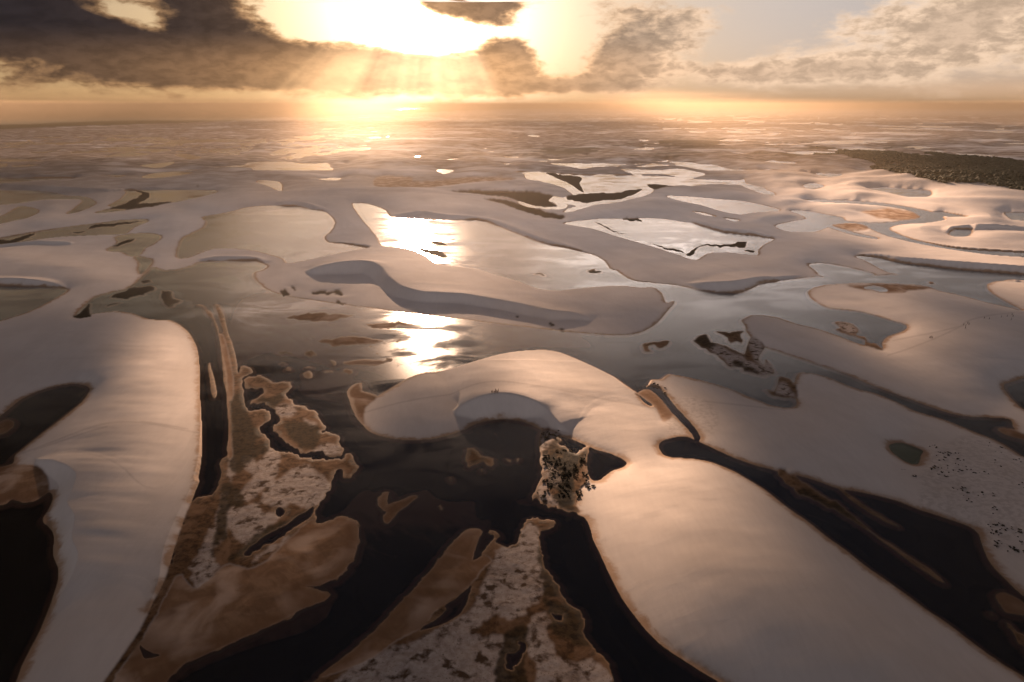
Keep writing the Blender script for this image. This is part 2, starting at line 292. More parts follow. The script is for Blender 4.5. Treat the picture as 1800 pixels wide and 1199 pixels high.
b('1461,395 1510,393 1528,402 1495,406', .2); b('1452,452 1440,483 1475,480 1505,482 1452,485',.1)
SH.pop()
# strips in the right dark lagoon
m('1367,825 1395,834 1420,853 1455,874 1490,899 1525,927 1530,936 1507,921 1472,902 1437,881 1406,871 1392,855 1371,843 1364,832', .25)
m('1472,860 1490,867 1525,892 1560,913 1579,927 1553,916 1518,895 1483,871', .2); m('1526,931 1577,964 1630,997 1663,1024 1643,1017 1595,984 1546,949', .1)
b('1748,1049 1757,1043 1780,1048 1800,1062 1800,1082 1765,1073', .2); m('1740,1077 1751,1084 1744,1083', .3); m('1765,1092 1830,1140 1860,1180 1800,1140', .3)
b('1754,756 1759,752 1779,754 1802,765 1860,790 1860,800 1800,775 1784,770 1765,763', .1)
b('0,740 12,737 25,742 25,750 10,760 -20,765 -40,750', .1)
b('22,815 45,818 65,820 80,832 86,850 84,866 70,876 52,883 21,878 0,888 -60,900 -60,850 0,822', .15)
b('610,690 620,677 637,673 637,687 660,693 662,700 643,717 638,747 630,740 620,720 615,705', .1)
b('1122,691 1140,684 1158,698 1172,716 1182,730 1165,742 1152,716 1137,703', .1)
b('672,867 683,864 681,880 684,892 672,898 661,880', .4); b('684,886 703,880 727,870 733,874 721,886 703,898 687,916 677,921 672,910 678,901', .1); b('768,893 778,888 780,893 772,899',.5)
l('''348,842 343,864 335,885 321,920 307,962 290,1018 269,1060 245,1108 217,1150 182,1199 110,1300 40,1400 -60,1400 -10,1290 60,1180 120,1080 200,950 300,840''')
b('''600,907 622,917 631,932 632,951 625,975 610,998 589,1016 559,1031 538,1030 550,1037 572,1044 577,1053 529,1073 463,1106 380,1142 320,1169 293,1199 230,1260 200,1199 240,1140 285,1060 315,1010 340,1035 372,1015 400,992 440,1000 470,985 500,955 545,915 560,921 580,918''', .12)
b('''848,934 843,929 825,929 810,938 788,962 764,993 733,1029 703,1060 672,1094 642,1124 596,1161 559,1191 640,1165 700,1125 742,1103 760,1080 785,1060 830,1025 850,1000 864,985 850,975 836,983 831,984 834,971 843,947''', .1)
w('828,1029 819,1036 804,1051 782,1064 785,1073 764,1091 746,1100 740,1109 776,1097 804,1083 818,1065 824,1048', .1)
w('246,1132 255,1140 268,1148 282,1152 270,1156 255,1157 249,1148',.1)
b('384,586 391,588 398,610 404,640 409,672 408,700 401,700 398,668 391,630 387,606', .2)
b('398,660 402,690 404,740 407,800 401,800 400,740 397,700', .1)
d('958,790 975,800 1000,792 1028,798 1022,822 1014,838 1010,880 992,888 980,862 966,850 960,825', .6); d('950,765 962,756 972,770 962,784 952,780', .6)
b('560,600 610,592 680,598 640,606 590,608', .5)
b('600,640 640,632 690,634 650,644', .5); b('500,560 560,550 620,556 560,566', .5); b('640,570 700,566 720,572 670,578', .6)
# submerged shoals: (outline, depth at the outline's inner edge, fade length m)
SHOAL = [(PT('596,898 629,861 648,856 663,864 687,880 721,874 736,861 752,855 761,864 782,877 825,874 840,877 839,892 846,907 862,904 869,912 862,929 843,930 815,945 790,975 740,1015 700,1060 650,1080 625,1030 632,960 632,919 599,901'), 0.30, 3),
         (PT('525,669 542,660 557,650 580,648 603,651 627,663 644,672 638,683 612,689 615,707 590,712 563,706 535,700 522,690'), 0.35, 3),
         (PT('500,1091 559,1058 577,1052 584,1062 575,1085 540,1110 470,1130 380,1160 300,1199 380,1130 463,1106'), 0.55, 5),
         (PT('902,876 930,873 945,884 925,888 908,884'), 0.5, 2),
         (PT('1562,785 1569,780 1586,779 1605,785 1622,793 1618,802 1616,812 1608,817 1591,811 1572,798'), 0.5, 2),
         (PT('1395,835 1504,860 1530,880 1500,930 1420,905 1380,870'), 1.0, 8),
         (PT('810,755 830,750 835,760 815,765'), 0.9, 1),(PT('855,752 875,755 885,770 870,768'), 0.9, 1),
         (PT('430,520 520,505 600,500 700,530 860,555 1000,580 1040,610 940,612 860,622 760,650 690,668 640,650 560,640 480,620 400,640 405,560'), .22, 10)]
# surface covers inside the marshes: salt crust (pale), bog (dark)
CRUST = [PT(q) for q in ('402,800 412,805 410,830 404,850 398,835','425,800 460,812 470,790 490,800 480,850 455,868 430,880 410,870 440,840 425,820','480,850 530,818 560,835 585,855 577,868 559,888 535,895 510,885 490,895 465,880',
 '380,905 388,870 400,862 402,880 392,925 378,925','355,960 370,925 385,935 375,975 380,1005 350,1035 335,1005','400,900 440,885 470,900 490,910 455,950 420,955 400,930 385,960',
 '484,715 510,712 520,725 505,735 488,728','455,975 480,960 510,942 500,955 470,975 440,998','545,795 575,780 600,790 590,800 560,800','530,740 555,745 545,755',
 '920,930 938,918 948,940 950,985 965,1030 930,1070 900,1090 870,1080 850,1100 820,1130 780,1170 700,1180 690,1150 760,1110 830,1070 860,1000 880,965',
 '935,1085 960,1078 965,1110 975,1150 1010,1165 1040,1160 1070,1180 1060,1230 930,1250 945,1180 925,1130','560,1250 640,1160 760,1120 900,1120 890,1180 900,1240',
 '948,770 952,758 975,758 983,768 970,785 952,790','950,800 962,800 972,815 985,822 992,845 985,858 968,850 960,835','945,855 962,850 970,870 985,888 950,880','1140,612 1165,602','1248,604 1300,624 1330,640 1356,636 1355,660 1310,652 1268,632','1318,590 1335,598 1342,640 1325,632','1475,568 1495,568 1508,580 1500,586 1480,580','1360,690 1375,672 1388,690 1395,700')]
BOG = [PT(q) for q in ('972,772 985,768 1000,790 1030,795 1026,822 1012,836 1006,812 988,796 974,792','398,700 425,690 440,700 445,730 460,770 440,790 405,800 400,750','400,800 425,790 470,780 465,800 430,815 412,830','500,690 470,700 450,700 470,720 495,705','385,860 410,850 425,880 400,900 395,940 370,980 380,930',
 '500,745 560,752 550,790 520,785','960,1055 1000,1062 1025,1085 1030,1110 1040,1140 1000,1130 975,1110 965,1080','890,1110 930,1100 925,1180 930,1240 880,1240 870,1180','945,955 965,1000 990,1040 960,1050 950,1010',
 '452,940 520,905 540,895 470,955 430,975 400,985','965,780 1003,788 1010,830 1014,860 1012,898 985,893 978,862 990,862 996,842 988,818 972,808','1000,840 1010,850 1008,890 1000,890','975,765 984,765 972,790','1012,815 1030,792 1034,800 1020,835','1292,632 1330,652 1318,655 1290,642','1220,599 1245,592 1262,610 1240,612','1400,862 1440,870 1530,930 1500,920 1420,885')]
FOREST = PT('''1470,268 1490,264 1520,268 1560,272 1600,278 1640,281 1625,275 1650,274 1672,280 1700,281 1720,286 1760,289 1800,291 1900,296 2100,304 2100,390 1900,362 1860,356 1800,348 1760,340 1700,333 1640,328 1600,319 1570,312 1545,304 1530,297 1550,295 1520,288 1500,283''')
CLEAR = PT('1500,286 1520,287 1550,295 1530,297 1505,296')
# brinks: (x, crest y, toe y) or (x, y, None, height); slip face on the right hand
CRESTS = [
 [(790,726,0,0),(805,716,0,5),(822,706,0,8),(845,696,0,10),(870,691.5,0,10.6),(895,691.5,0,10.4),(920,697,0,9.5),(945,707,0,7.5),(965,722,0,5),(985,745,0,3),(1010,765,0,0)],
 [(530,478,0,0),(547,472,0,6),(567,466,0,10),(600,460,0,13),(633,458,0,14),(655,461,0,13),(672,470,0,12),(685,485,0,11),(705,501,0,10),(740,512,0,9),(773,514,0,9),(817,517,0,8.5),(867,525,0,8),(917,534,0,7.5),(967,545,0,7),(1005,549,0,6),(1030,557,0,4),(1050,568,0,0)],
 [(345,458,0,0),(365,453,0,3),(393,450,0,4),(433,451,0,4),(457,457,0,2.5),(465,463,0,0)],
 [(-40,490,0,6),(10,489,0,7),(60,492,0,5),(100,500,0,2),(118,509,0,0)],
 [(60,806,0,0),(80,809,0,3),(112,815,0,5),(133,832,0,6),(127,858,0,6),(117,881,0,5),(128,902,0,6),(119,937,0,5),(126,976,0,5),(118,1010,0,4),(105,1052,0,2),(85,1100,0,0)],
 [(1500,449,0,0),(1540,449,0,4),(1600,455,0,9),(1667,461,0,12),(1733,466,0,12),(1800,472,0,12),(1860,478,0,10)],
 [(1650,410,0,0),(1677,402,0,4),(1693,395,0,8),(1725,393,0,9),(1760,394,0,9),(1800,398,0,8),(1860,402,0,4)],
 [(690,377,0,2),(720,372,0,7),(745,370,0,8),(780,376,0,6),(830,380,0,5),(880,390,0,5),(950,418,0,4),(1010,436,0,2),(1050,447,0,0)],
 [(470,357,0,0),(500,353,0,8),(530,354,0,8),(560,364,0,4),(590,375,0,0)],
 [(1200,498,0,0),(1240,496,0,6),(1290,494,0,9),(1330,490,0,7),(1370,486,0,3),(1420,484,0,0)],
 [(0,322,0,8),(100,326,0,12),(180,331,0,10),(230,330,0,5),(300,328,0,5),(380,329,0,2)],
 [(0,303,0,10),(100,304,0,12),(180,307,0,4)],
 [(900,296,0,8),(1000,300,0,10),(1060,302,0,10),(1120,303,0,5)],
 [(0,430,0,5),(60,424,0,6),(115,425,0,6),(135,432,0,0)],
 [(1330,300,0,6),(1400,296,0,12),(1450,303,0,6)],[(1180,372,0,2),(1260,398,0,6),(1310,404,0,6),(1350,414,0,3)],
]
DOMES = [(230,600,70,70,6),(290,660,60,110,8),(240,820,70,150,7),(170,760,90,60,4),(1180,900,150,90,9),(1330,1040,220,120,8),(1100,720,70,40,4),(720,700,90,60,5),(950,660,150,40,4),(1640,620,110,38,11),(1760,560,150,30,8),
         (1500,525,90,22,6),(1450,610,120,30,5),(1600,680,140,30,6),(1400,760,150,45,6),(1650,860,150,60,5),(1250,470,120,25,7),(1140,545,60,22,3),(1790,525,60,22,5),(100,560,120,40,6),(60,470,130,30,6),(420,395,1,1,0)]
TRACKS = [PT('600,735 700,712 790,700 868,690 930,694 1010,702 1080,711 1140,716'), PT('30,800 110,775 180,757 250,754 350,762'), PT('60,792 130,775 190,762'), PT('250,752 330,757'),
          PT('1560,628 1620,612 1680,588 1700,574 1740,563 1780,556'), PT('1570,600 1610,596 1636,594 1690,584'), PT('1235,708 1300,715 1380,722')]
# ------------------------------------------------------------------ survey grid (finer where seen close up in plan)
def steps(a, b_, s): return np.arange(a, b_, s)
gx = np.concatenate([steps(-1500, -400, 24), steps(-400, -60, 6), steps(-60, 1860, 1.5), steps(1860, 2200, 6), steps(2200, 3301, 24)])
gy = np.concatenate([np.array([184.0, 185, 186.2, 187.4]), steps(188.5, 300, 0.8), steps(300, 640, 1.2), steps(640, 1230, 1.5), steps(1230, 1420, 6), steps(1420, 3200, 60)])
NX, NY = len(gx), len(gy)
GX, GY = np.meshgrid(gx, gy)
yd = F*CP + (CY-GY)*SP; zd = -F*SP + (CY-GY)*CP
TT = H / -zd
X = (TT*(GX-CX)).astype(np.float64); Y = (TT*yd).astype(np.float64)
def gnd(px, py, z=0.0):
    y = F*CP+(CY-py)*SP; zz = -F*SP+(CY-py)*CP; t = (H-z)/-zz
    return t*(px-CX), t*y

# lattice value noise, vectorised
_tab = np.random.RandomState(3).rand(256, 256).astype(np.float32)
def vnoise(x, y):
    xi = np.floor(x); yi = np.floor(y); fx = x-xi; fy = y-yi
    fx = fx*fx*fx*(fx*(fx*6-15)+10); fy = fy*fy*fy*(fy*(fy*6-15)+10)
    xi = xi.astype(np.int64) & 255; yi = yi.astype(np.int64) & 255; x1 = (xi+1) & 255; y1 = (yi+1) & 255
    return ((_tab[yi, xi]*(1-fx)+_tab[yi, x1]*fx)*(1-fy) + (_tab[y1, xi]*(1-fx)+_tab[y1, x1]*fx)*fy)*2-1
def fbm(x, y, n=4, g=0.5):
    s = 0; a = 1.0; t = 0
    for i in range(n):
        s = s + a*vnoise(x*2**i+17.3*i, y*2**i+9.1*i); t += a; a *= g
    return s/t

def spline(p, closed=True, k=6):
    p = np.array(p, float); n = len(p); out = []
    rng = range(n) if closed else range(n-1)
    for i in rng:
        if closed: a, b2, c, e = p[(i-1) % n], p[i], p[(i+1) % n], p[(i+2) % n]
        else: a, b2, c, e = p[max(i-1, 0)], p[i], p[i+1], p[min(i+2, n-1)]
        t = np.linspace(0, 1, k, endpoint=False)[:, None]
        ta, tb = (c-a)*.42, (e-b2)*.42
        h00 = 2*t**3-3*t**2+1; h10 = t**3-2*t**2+t; h01 = -2*t**3+3*t**2; h11 = t**3-t**2
        out.append(h00*b2+h10*ta+h01*c+h11*tb)
    if not closed: out.append(p[-1:])
    return np.concatenate(out)
def roughen(q, amt):
    """break a traced edge up with noise, in proportion to how far away it is"""
    if amt <= 0: return q
    sc_ = np.clip((q[:, 1]-183)/420.0, 0.05, 2.0)
    out = []
    n = len(q)
    for i in range(n):
        a, b2 = q[i], q[(i+1) % n]; L = np.hypot(*(b2-a)); k = int(min(12, max(1, L/2.0)))
        for j in range(k): out.append(a+(b2-a)*j/k)
    q = np.array(out); sc_ = np.clip((q[:, 1]-183)/420.0, 0.08, 1.6)
    wx, wy = gnd(q[:, 0], q[:, 1]); f = 1/(6.0*np.clip(np.hypot(wx, wy)/500, .6, 6))
    nx = fbm(wx*f, wy*f, 5, .66); ny = fbm(wx*f+50, wy*f+80, 5, .66)
    q = q.copy(); q[:, 0] += nx*amt*22*sc_; q[:, 1] += ny*amt*13*sc_
    return q
def fill(q):
    """even-odd scanline fill on the survey grid -> (row0, row1, bool)"""
    m_ = np.zeros((NY, NX), bool)
    x0, y0 = q[:, 0], q[:, 1]; x1, y1 = np.roll(x0, -1), np.roll(y0, -1)
    r0 = np.searchsorted(gy, y0.min()); r1 = np.searchsorted(gy, y0.max())
    for r in range(r0, r1):
        y = gy[r]; k = (y0 <= y) != (y1 <= y)
        if not k.any(): continue
        xs = np.sort(x0[k]+(y-y0[k])/(y1[k]-y0[k])*(x1[k]-x0[k]))
        ii = np.searchsorted(gx, xs)
        for a, c in zip(ii[0::2], ii[1::2]): m_[r, a:c] = True
    return m_
def blur(a, n):
    """n passes of a 3x3 binomial kernel"""
    a = a.astype(np.float32)
    for _ in range(n):
        p = np.pad(a, ((0, 0), (1, 1)), 'edge'); a = (p[:, :-2]+2*p[:, 1:-1]+p[:, 2:])*.25
        p = np.pad(a, ((1, 1), (0, 0)), 'edge'); a = (p[:-2]+2*p[1:-1]+p[2:])*.25
    return a

land = np.ones((NY, NX), bool)
marsh = np.zeros((NY, NX), bool); flat = np.zeros((NY, NX), bool); veg = np.zeros((NY, NX), bool)
# far lagoons no one could trace: crescents between the distant dunes
dist = np.hypot(X, Y)
wx_ = X + 260*fbm(X/900, Y/900, 3); wy_ = Y + 260*fbm(X/900+40, Y/900+11, 3)
nf = fbm(wx_/360, wy_/430, 3, .5); nfa = fbm(wx_/150+9, wy_/210+3, 3, .5)
def zone(px, py, rx, ry): return np.exp(-((GX-px)/rx)**2-((GY-py)/ry)**2)
thr = 0.36 - .16*zone(220,250,230,16) + .1*zone(700,235,150,22) - .10*zone(500,262,60,34) - .10*zone(1050,212,140,10) - .10*zone(1400,245,350,25) - .05*zone(1500,215,350,12)
thr = thr - .12*zone(60,248,110,10)
farw = ((np.where(zone(600,245,130,45) > .35, .4*nf+.75*nfa, .8*nf+.35*nfa)) > thr) & (GY < 300) & (GY > 200)
z2 = np.maximum(zone(625,238,75,16), .9*zone(560,262,95,24))
z3 = np.maximum(zone(180,248,260,8), .8*zone(330,262,170,16))
fine = fbm(X/75, Y/150, 4, .6)
farw |= (GY > 205) & (GY < 330) & (((z2 > .35) & (fine > .16-.16*z2)) | ((z3 > .4) & (fine > .36-.2*z3)))
farw |= (GY > 205) & (GY < 300) & (fbm(X/130+7, Y/210+5, 3) > .50) & (GX > 850)
farw &= ~((zone(700,255,130,60) > .3) & (fine < .22))
farw &= ~((zone(1000,248,190,45) > .25) & (fine < .18))
farw &= ~((GX < 640) & (GY < 236+ (640-GX)*.004) & (GX < 545))
land &= ~farw
# stream-side marsh in the middle distance
nm = fbm(wx_/240+5, wy_/110+30, 4, .6)
vz = zone(1000,270,110,10)+zone(1250,255,130,14)+zone(1480,262,140,10)+zone(1100,300,60,5)*.5+.7*zone(1350,275,220,8)+zone(400,332,120,8)*.4
veg |= (nm > .52-.5*vz) & (GY < 345) & (GY > 225) & (vz > .3)
shal = np.zeros((NY, NX), np.float32)
for (t, p, r) in SH:
    q = roughen(spline(p, True, 6), r*1.5 if t == 'V' else r); f_ = fill(q)
    if t == 'W': land[f_] = False; marsh[f_] = False; flat[f_] = False; veg[f_] = False
    elif t == 'L': land[f_] = True; marsh[f_] = False; flat[f_] = False; veg[f_] = False
    elif t == 'M': land[f_] = True; marsh[f_] = True; flat[f_] = False
    elif t == 'V': land[f_] = True; marsh[f_] = True; veg[f_] = True
    elif t == 'B': land[f_] = True; flat[f_] = True; marsh[f_] = False
# coastal plain on the left, low scrub; the ocean beyond it
coast = (GX < 1090) & (GY < 233-np.clip(GX, 0, 2000)*.046 + 3*fbm(X/700, Y/900, 3))
sea = (((GX-705)/75)**2+((GY-188.5)/4.5)**2 < 1+.5*fbm(X/900, Y/3000, 3))
plain = coast & ~sea; land[coast] = True; land[sea] = False
pools = plain & (fbm(X/260, Y/500, 3) > .62) & (GX > 300); land[pools] = False
forest = fill(roughen(spline(FOREST), .18)) & ~fill(spline(CLEAR))
forest |= (nm > .35) & (fill(spline(PT('1400,262 1480,262 1520,275 1500,285 1440,278')))); forest &= land

# --- distance to the shore, by jump flooding from sub-cell crossings
def shoredist(mask):
    f_ = blur(mask, 1)-0.5
    sx_ = np.full((NY, NX), 1e9, np.float32); sy_ = sx_.copy(); best = np.full((NY, NX), 1e18, np.float32)
    def upd(sl, sx, sy):
        dd = (Xf[sl]-sx)**2+(Yf[sl]-sy)**2
        k = dd < best[sl]
        best[sl] = np.where(k, dd, best[sl]); sx_[sl] = np.where(k, sx, sx_[sl]); sy_[sl] = np.where(k, sy, sy_[sl])
    for ax in (0, 1):
        A = (slice(0, -1), slice(None)) if ax == 0 else (slice(None), slice(0, -1)); B = (slice(1, None), slice(None)) if ax == 0 else (slice(None), slice(1, None))
        a, c = f_[A], f_[B]; k = (a > 0) != (c > 0); t = np.where(k, a/np.where(k, a-c, 1), 0)
        sx = np.where(k, Xf[A]+(Xf[B]-Xf[A])*t, 1e9); sy = np.where(k, Yf[A]+(Yf[B]-Yf[A])*t, 1e9)
        upd(A, sx, sy); upd(B, sx, sy)
    for st in [512, 256, 128, 64, 32, 16, 8, 4, 2, 1, 1]:
        for oy in (-st, 0, st):
            for ox in (-st, 0, st):
                if ox == 0 and oy == 0 or abs(oy) >= NY: continue
                dst = (slice(max(0, -oy), NY-max(0, oy)), slice(max(0, -ox), NX-max(0, ox)))
                src = (slice(max(0, oy), NY+min(0, oy)), slice(max(0, ox), NX+min(0, ox)))
                upd(dst, sx_[src].copy(), sy_[src].copy())
    return np.sqrt(np.minimum(best, 1e12)), sx_, sy_, f_ > 0
Xf = X.astype(np.float32); Yf = Y.astype(np.float32)
dwat, seedx, seedy, inland = shoredist(land)
dsh, _, _, dunes = shoredist(land & ~marsh & ~flat)
dsh = np.where(dunes, dsh, 0)
toward = np.clip((Yf-seedy)/np.maximum(dwat, .01), -1, 1)      # +1: the shore lies towards the camera (lee side)
toward = blur(np.where(inland, toward, 0), 3)

# --- heights
nearf = np.clip(1500/dist, .25, 1.0)
slope = (0.17+0.10*np.clip(toward, -1, 1))*np.clip(nearf*1.25, 0, 1)
n_b = fbm(wx_/210, wy_/260, 3, .45)*.5+.5; n_c = fbm(wx_/95+4, wy_/120, 3, .5)*.5+.5
Hm = 5.0+5.0*n_b+2.0*n_c
Hm = Hm + np.clip((dist-1500)/2500, 0, 1)*10*np.clip(n_b-.35, 0, 1)
# barchanoid relief for mid and far ground: crest lines, steep towards the camera
ph = Y/230.0 + 1.9*fbm(X/420, Y/500, 3, .5) + 0.9*fbm(X/1300+3, Y/1500, 2)
fr = ph-np.floor(ph); saw = np.where(fr < .22, fr/.22, (1-fr)/.78); saw = saw*saw*(3-2*saw)
far_amt = np.clip((dist-700)/900, 0, 1)*(0.45+.55*np.clip(fbm(X/500+8, Y/500+2, 2)*1.3+.5, 0, 1))
far_amt *= 1+.5*zone(1650,370,260,60)
Hm = Hm + 17*far_amt*saw + 7*np.clip((dist-1200)/1500, 0, 1)*np.clip(fbm(wx_/150, wy_/120+6, 3, .55)*2, 0, 1)
def relax(h_, q, n, pin=True):
    """diffuse the relief on a grid q times coarser, holding the water at zero, so dune backs round off"""
    hy, hx = NY//q*q, NX//q*q
    c = h_[:hy, :hx].reshape(hy//q, q, hx//q, q).mean((1, 3)); lm = inland[:hy, :hx].reshape(hy//q, q, hx//q, q).mean((1, 3))
    for _ in range(n): c = blur(c, 1)*(np.clip(lm*1.15, 0, 1) if pin else 1)
    r_ = np.clip((np.arange(NY)+.5)/q-.5, 0, hy//q-1.001); k_ = np.clip((np.arange(NX)+.5)/q-.5, 0, hx//q-1.001)
    r0 = r_.astype(int); k0 = k_.astype(int); fr0 = (r_-r0)[:, None]; fk0 = (k_-k0)[None]
    return (c[r0][:, k0]*(1-fr0)+c[r0+1][:, k0]*fr0)*(1-fk0)+(c[r0][:, k0+1]*(1-fr0)+c[r0+1][:, k0+1]*fr0)*fk0
ridge_h = np.zeros((NY, NX), np.float32); ridge_w = np.zeros((NY, NX), np.float32)
for cr in CRESTS:
    q = spline([(c[0], c[1], c[3]) for c in cr], False, 9)
    px_, py_, A_ = q[:, 0], q[:, 1], np.clip(q[:, 2], 0, 99)
    cx_, cy_ = gnd(px_, py_, A_)
    n = len(q); R = 30+9*A_.max()
    # grid window
    cols = np.where((gx > px_.min()-260) & (gx < px_.max()+260))[0]; rws = np.where((gy > py_.min()-90) & (gy < py_.max()+170))[0]
    S = (slice(rws[0], rws[-1]+1), slice(cols[0], cols[-1]+1)); XX, YY = Xf[S], Yf[S]
    bd = np.full(XX.shape, 1e18, np.float32); bs = np.zeros_like(bd); ba = np.zeros_like(bd)
    for i in range(n-1):
        ax_, ay_ = cx_[i], cy_[i]; ex, ey = cx_[i+1]-ax_, cy_[i+1]-ay_; L2 = ex*ex+ey*ey+1e-6
        t = np.clip(((XX-ax_)*ex+(YY-ay_)*ey)/L2, 0, 1); qx = XX-(ax_+t*ex); qy = YY-(ay_+t*ey)
        d2 = qx*qx+qy*qy; k = d2 < bd
        side = (ex*qy-ey*qx)                       # >0 left of the walk: the stoss side
        bd = np.where(k, d2, bd); bs = np.where(k, side, bs); ba = np.where(k, A_[i]+(A_[i+1]-A_[i])*t, ba)
    s = np.sqrt(bd); lee = np.maximum(0, ba-0.62*s); Ls = 9*max(A_.max()*.8, 1)
    hf = np.zeros((NY, NX), np.float32); hf[S] = ba*np.exp(-(s/Ls)**2); 
    wide = relax(hf, 6, 14, False)[S]; wv = np.exp(-(s/14)**2)
    stoss = ba*np.exp(-(s/Ls)**2)*wv+wide*(1-wv)
    hh = np.where(bs < 0, lee, stoss)
    ridge_h[S] = np.maximum(ridge_h[S], hh)
    ridge_w[S] = np.maximum(ridge_w[S], np.exp(-(s/(20+4*ba))**2)*np.clip(ba/4, 0, 1))
ridge_w = blur(ridge_w, 8)
dome = np.zeros((NY, NX), np.float32)
for (px, py, rx, ry, a) in DOMES:
    dome += a*np.exp(-((GX-px)/rx)**2-((GY-py)/ry)**2)
def clampslope(h_, s_): return h_*(1-np.exp(-s_*dsh/np.maximum(h_, .05)))
base = (Hm+dome)*(1-.8*ridge_w)
hb = clampslope(base, slope)
hb0 = np.where(inland, hb, 0).astype(np.float32)
hbig = relax(relax(hb0, 8, 26), 3, 8); hsm = relax(hb0, 3, 10)
wn = np.clip((GY-330)/200, 0, 1)
hb = np.where(inland, blur(1.25*hbig*wn+hsm*(1-wn), 6), 0)
hb = hb*(1-np.exp(-dsh/(5*np.clip(dist/600, .6, 4))))
hb = np.minimum(hb, .5*dsh)
saw2 = np.where(fr < .26, fr/.26, np.cos((fr-.26)/.74*np.pi)*.5+.5)
hb = hb + np.where(inland, 1, 0)*blur((7.5+4*zone(1600,370,330,75))*far_amt*saw2, 5)*(1-np.exp(-dsh/70))*(1-ridge_w)
hr = np.minimum(ridge_h, .62*dsh)
hd = np.maximum(hb, hr)
k_ = np.clip(1-np.abs(hb-hr)/1.5, 0, 1); hd = hd + .25*1.5*k_*k_*(ridge_h > 0)*np.clip(dsh/10, 0, 1)*(hr < hb+.5)*0.4
hd = hd + np.clip(dsh/20, 0, 1)*(zone(165,900,85,140)*.7*fbm(X/45+4, Y/9+2, 2)+zone(165,900,85,140)*.5*fbm(X/70, Y/16+7, 2))
hd = hd + np.clip(dsh/25, 0, 1)*.42*fbm(X/42, Y/26, 3)*nearf
mf = blur(marsh | flat, 2); vf = blur(veg, 1); mm = blur(marsh, 2)
msh = (.10+.35*np.clip(fbm(X/14, Y/14, 4, .6)+.25, 0, 1))*(1-np.exp(-dwat/6))+.02*np.clip(dwat, 0, 1)
msh = msh + .14*np.clip(fbm(X/5, Y/5, 3, .6), 0, 1)*np.clip(dwat/5, 0, 1)*mm
isl = zone(985, 825, 50, 65)*(mm > .5)
msh = msh + isl*np.clip(dwat/4, 0, 1)*(.3+.55*np.clip(fbm(X/13+3, Y/13, 4, .6)+.35, 0, 1.2))
zz = np.where(inland, hd+msh*mf, 0)
zz = np.where(inland & (dwat > .01), np.maximum(zz, .02+.01*np.clip(dwat, 0, 3)), zz)
# lake beds
bf = relax(blur(flat, 1), 4, 6, False)
dep = np.minimum(3.0, (.30-.23*np.clip(bf*2.5, 0, 1))*dwat)
for (p, dd_, fade) in SHOAL:
    f_ = blur(fill(spline(p)), 16 if fade == 3 else 6)
    tgt = dd_*(.8+.9*np.abs(fbm(X/16+.8*(Y/16), Y/30, 4)))*(1+3.2*np.clip((GY-min(q[1] for q in p)-25)/110, 0, 1)*(fade == 3)) + (fade == 10)*.55*np.clip(fbm(X/60, Y/45, 5, .6)+.15, 0, 1); 
    dep = dep*(1-f_)+np.minimum(dep, np.maximum(tgt, .05))*f_
zz = np.where(inland, zz, -np.maximum(dep, .02))
zz[GY < 187.5] = np.minimum(zz[GY < 187.5], 0.5)
# mesh
nv = NX*NY
me = bpy.data.meshes.new('sand_dunes'); me.vertices.add(nv)
cof = np.empty((nv, 3), np.float32); cof[:, 0] = X.ravel(); cof[:, 1] = Y.ravel(); cof[:, 2] = zz.ravel()
me.vertices.foreach_set('co', cof.ravel())
idx = np.arange(nv).reshape(NY, NX)
qd = np.stack([idx[1:, :-1], idx[1:, 1:], idx[:-1, 1:], idx[:-1, :-1]], -1).reshape(-1, 4)
nq = len(qd); me.loops.add(nq*4); me.loops.foreach_set('vertex_index', qd.ravel().astype(np.int32))
me.polygons.add(nq); me.polygons.foreach_set('loop_start', np.arange(0, nq*4, 4, dtype=np.int32))
try: me.polygons.foreach_set('loop_total', np.full(nq, 4, np.int32))
except Exception: pass
me.polygons.foreach_set('use_smooth', np.ones(nq, bool))
me.update(calc_edges=True)
def put(name, a):
    at = me.attributes.new(name, 'FLOAT', 'POINT'); at.data.foreach_set('value', a.astype(np.float32).ravel())
crustm = np.zeros((NY, NX), bool)
for p in CRUST:
    if len(p) > 2: crustm |= fill(roughen(spline(p), .35))
bogm = np.zeros((NY, NX), bool)
for p in BOG: bogm |= fill(roughen(spline(p), .45))
trk = np.zeros((NY, NX), np.float32)
for p in TRACKS:
    q = spline(p, False, 4)
    q[:, 1] -= 0
    r0, r1 = np.searchsorted(gy, [q[:, 1].min()-8, q[:, 1].max()+8]); c0, c1 = np.searchsorted(gx, [q[:, 0].min()-8, q[:, 0].max()+8])
    S = (slice(r0, r1), slice(c0, c1)); bd = np.full(GX[S].shape, 1e9)
    for i in range(len(q)-1):
        ex, ey = q[i+1]-q[i]; t = np.clip(((GX[S]-q[i, 0])*ex+(GY[S]-q[i, 1])*ey)/(ex*ex+ey*ey+1e-9), 0, 1)
        bd = np.minimum(bd, np.hypot(GX[S]-q[i, 0]-t*ex, GY[S]-q[i, 1]-t*ey))
    trk[S] = np.maximum(trk[S], np.exp(-(bd/1.5)**2))
put('marsh', mm); put('flat', blur(flat, 2)); put('veg', vf); put('crust', blur(crustm, 3)); put('bog', blur(bogm, 3))
put('forest', blur(forest | plain, 1)); put('shore', np.where(inland, dwat, -dwat)); put('track', trk)
put('algae', blur(fill(spline(SHOAL[4][0])), 3))
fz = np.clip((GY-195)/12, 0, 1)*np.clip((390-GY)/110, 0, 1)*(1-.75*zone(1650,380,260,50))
put('scrub_shade', fz*np.clip(fbm(wx_/500+3, wy_/300, 5, .62)*1.3+.9*fbm(X/160, Y/110, 4, .6)+1.2+.30*np.clip((700-GX)/700, -.4, 1), 0, 1))  # scrub mottling, plus far shade put into the colour, deepest at left
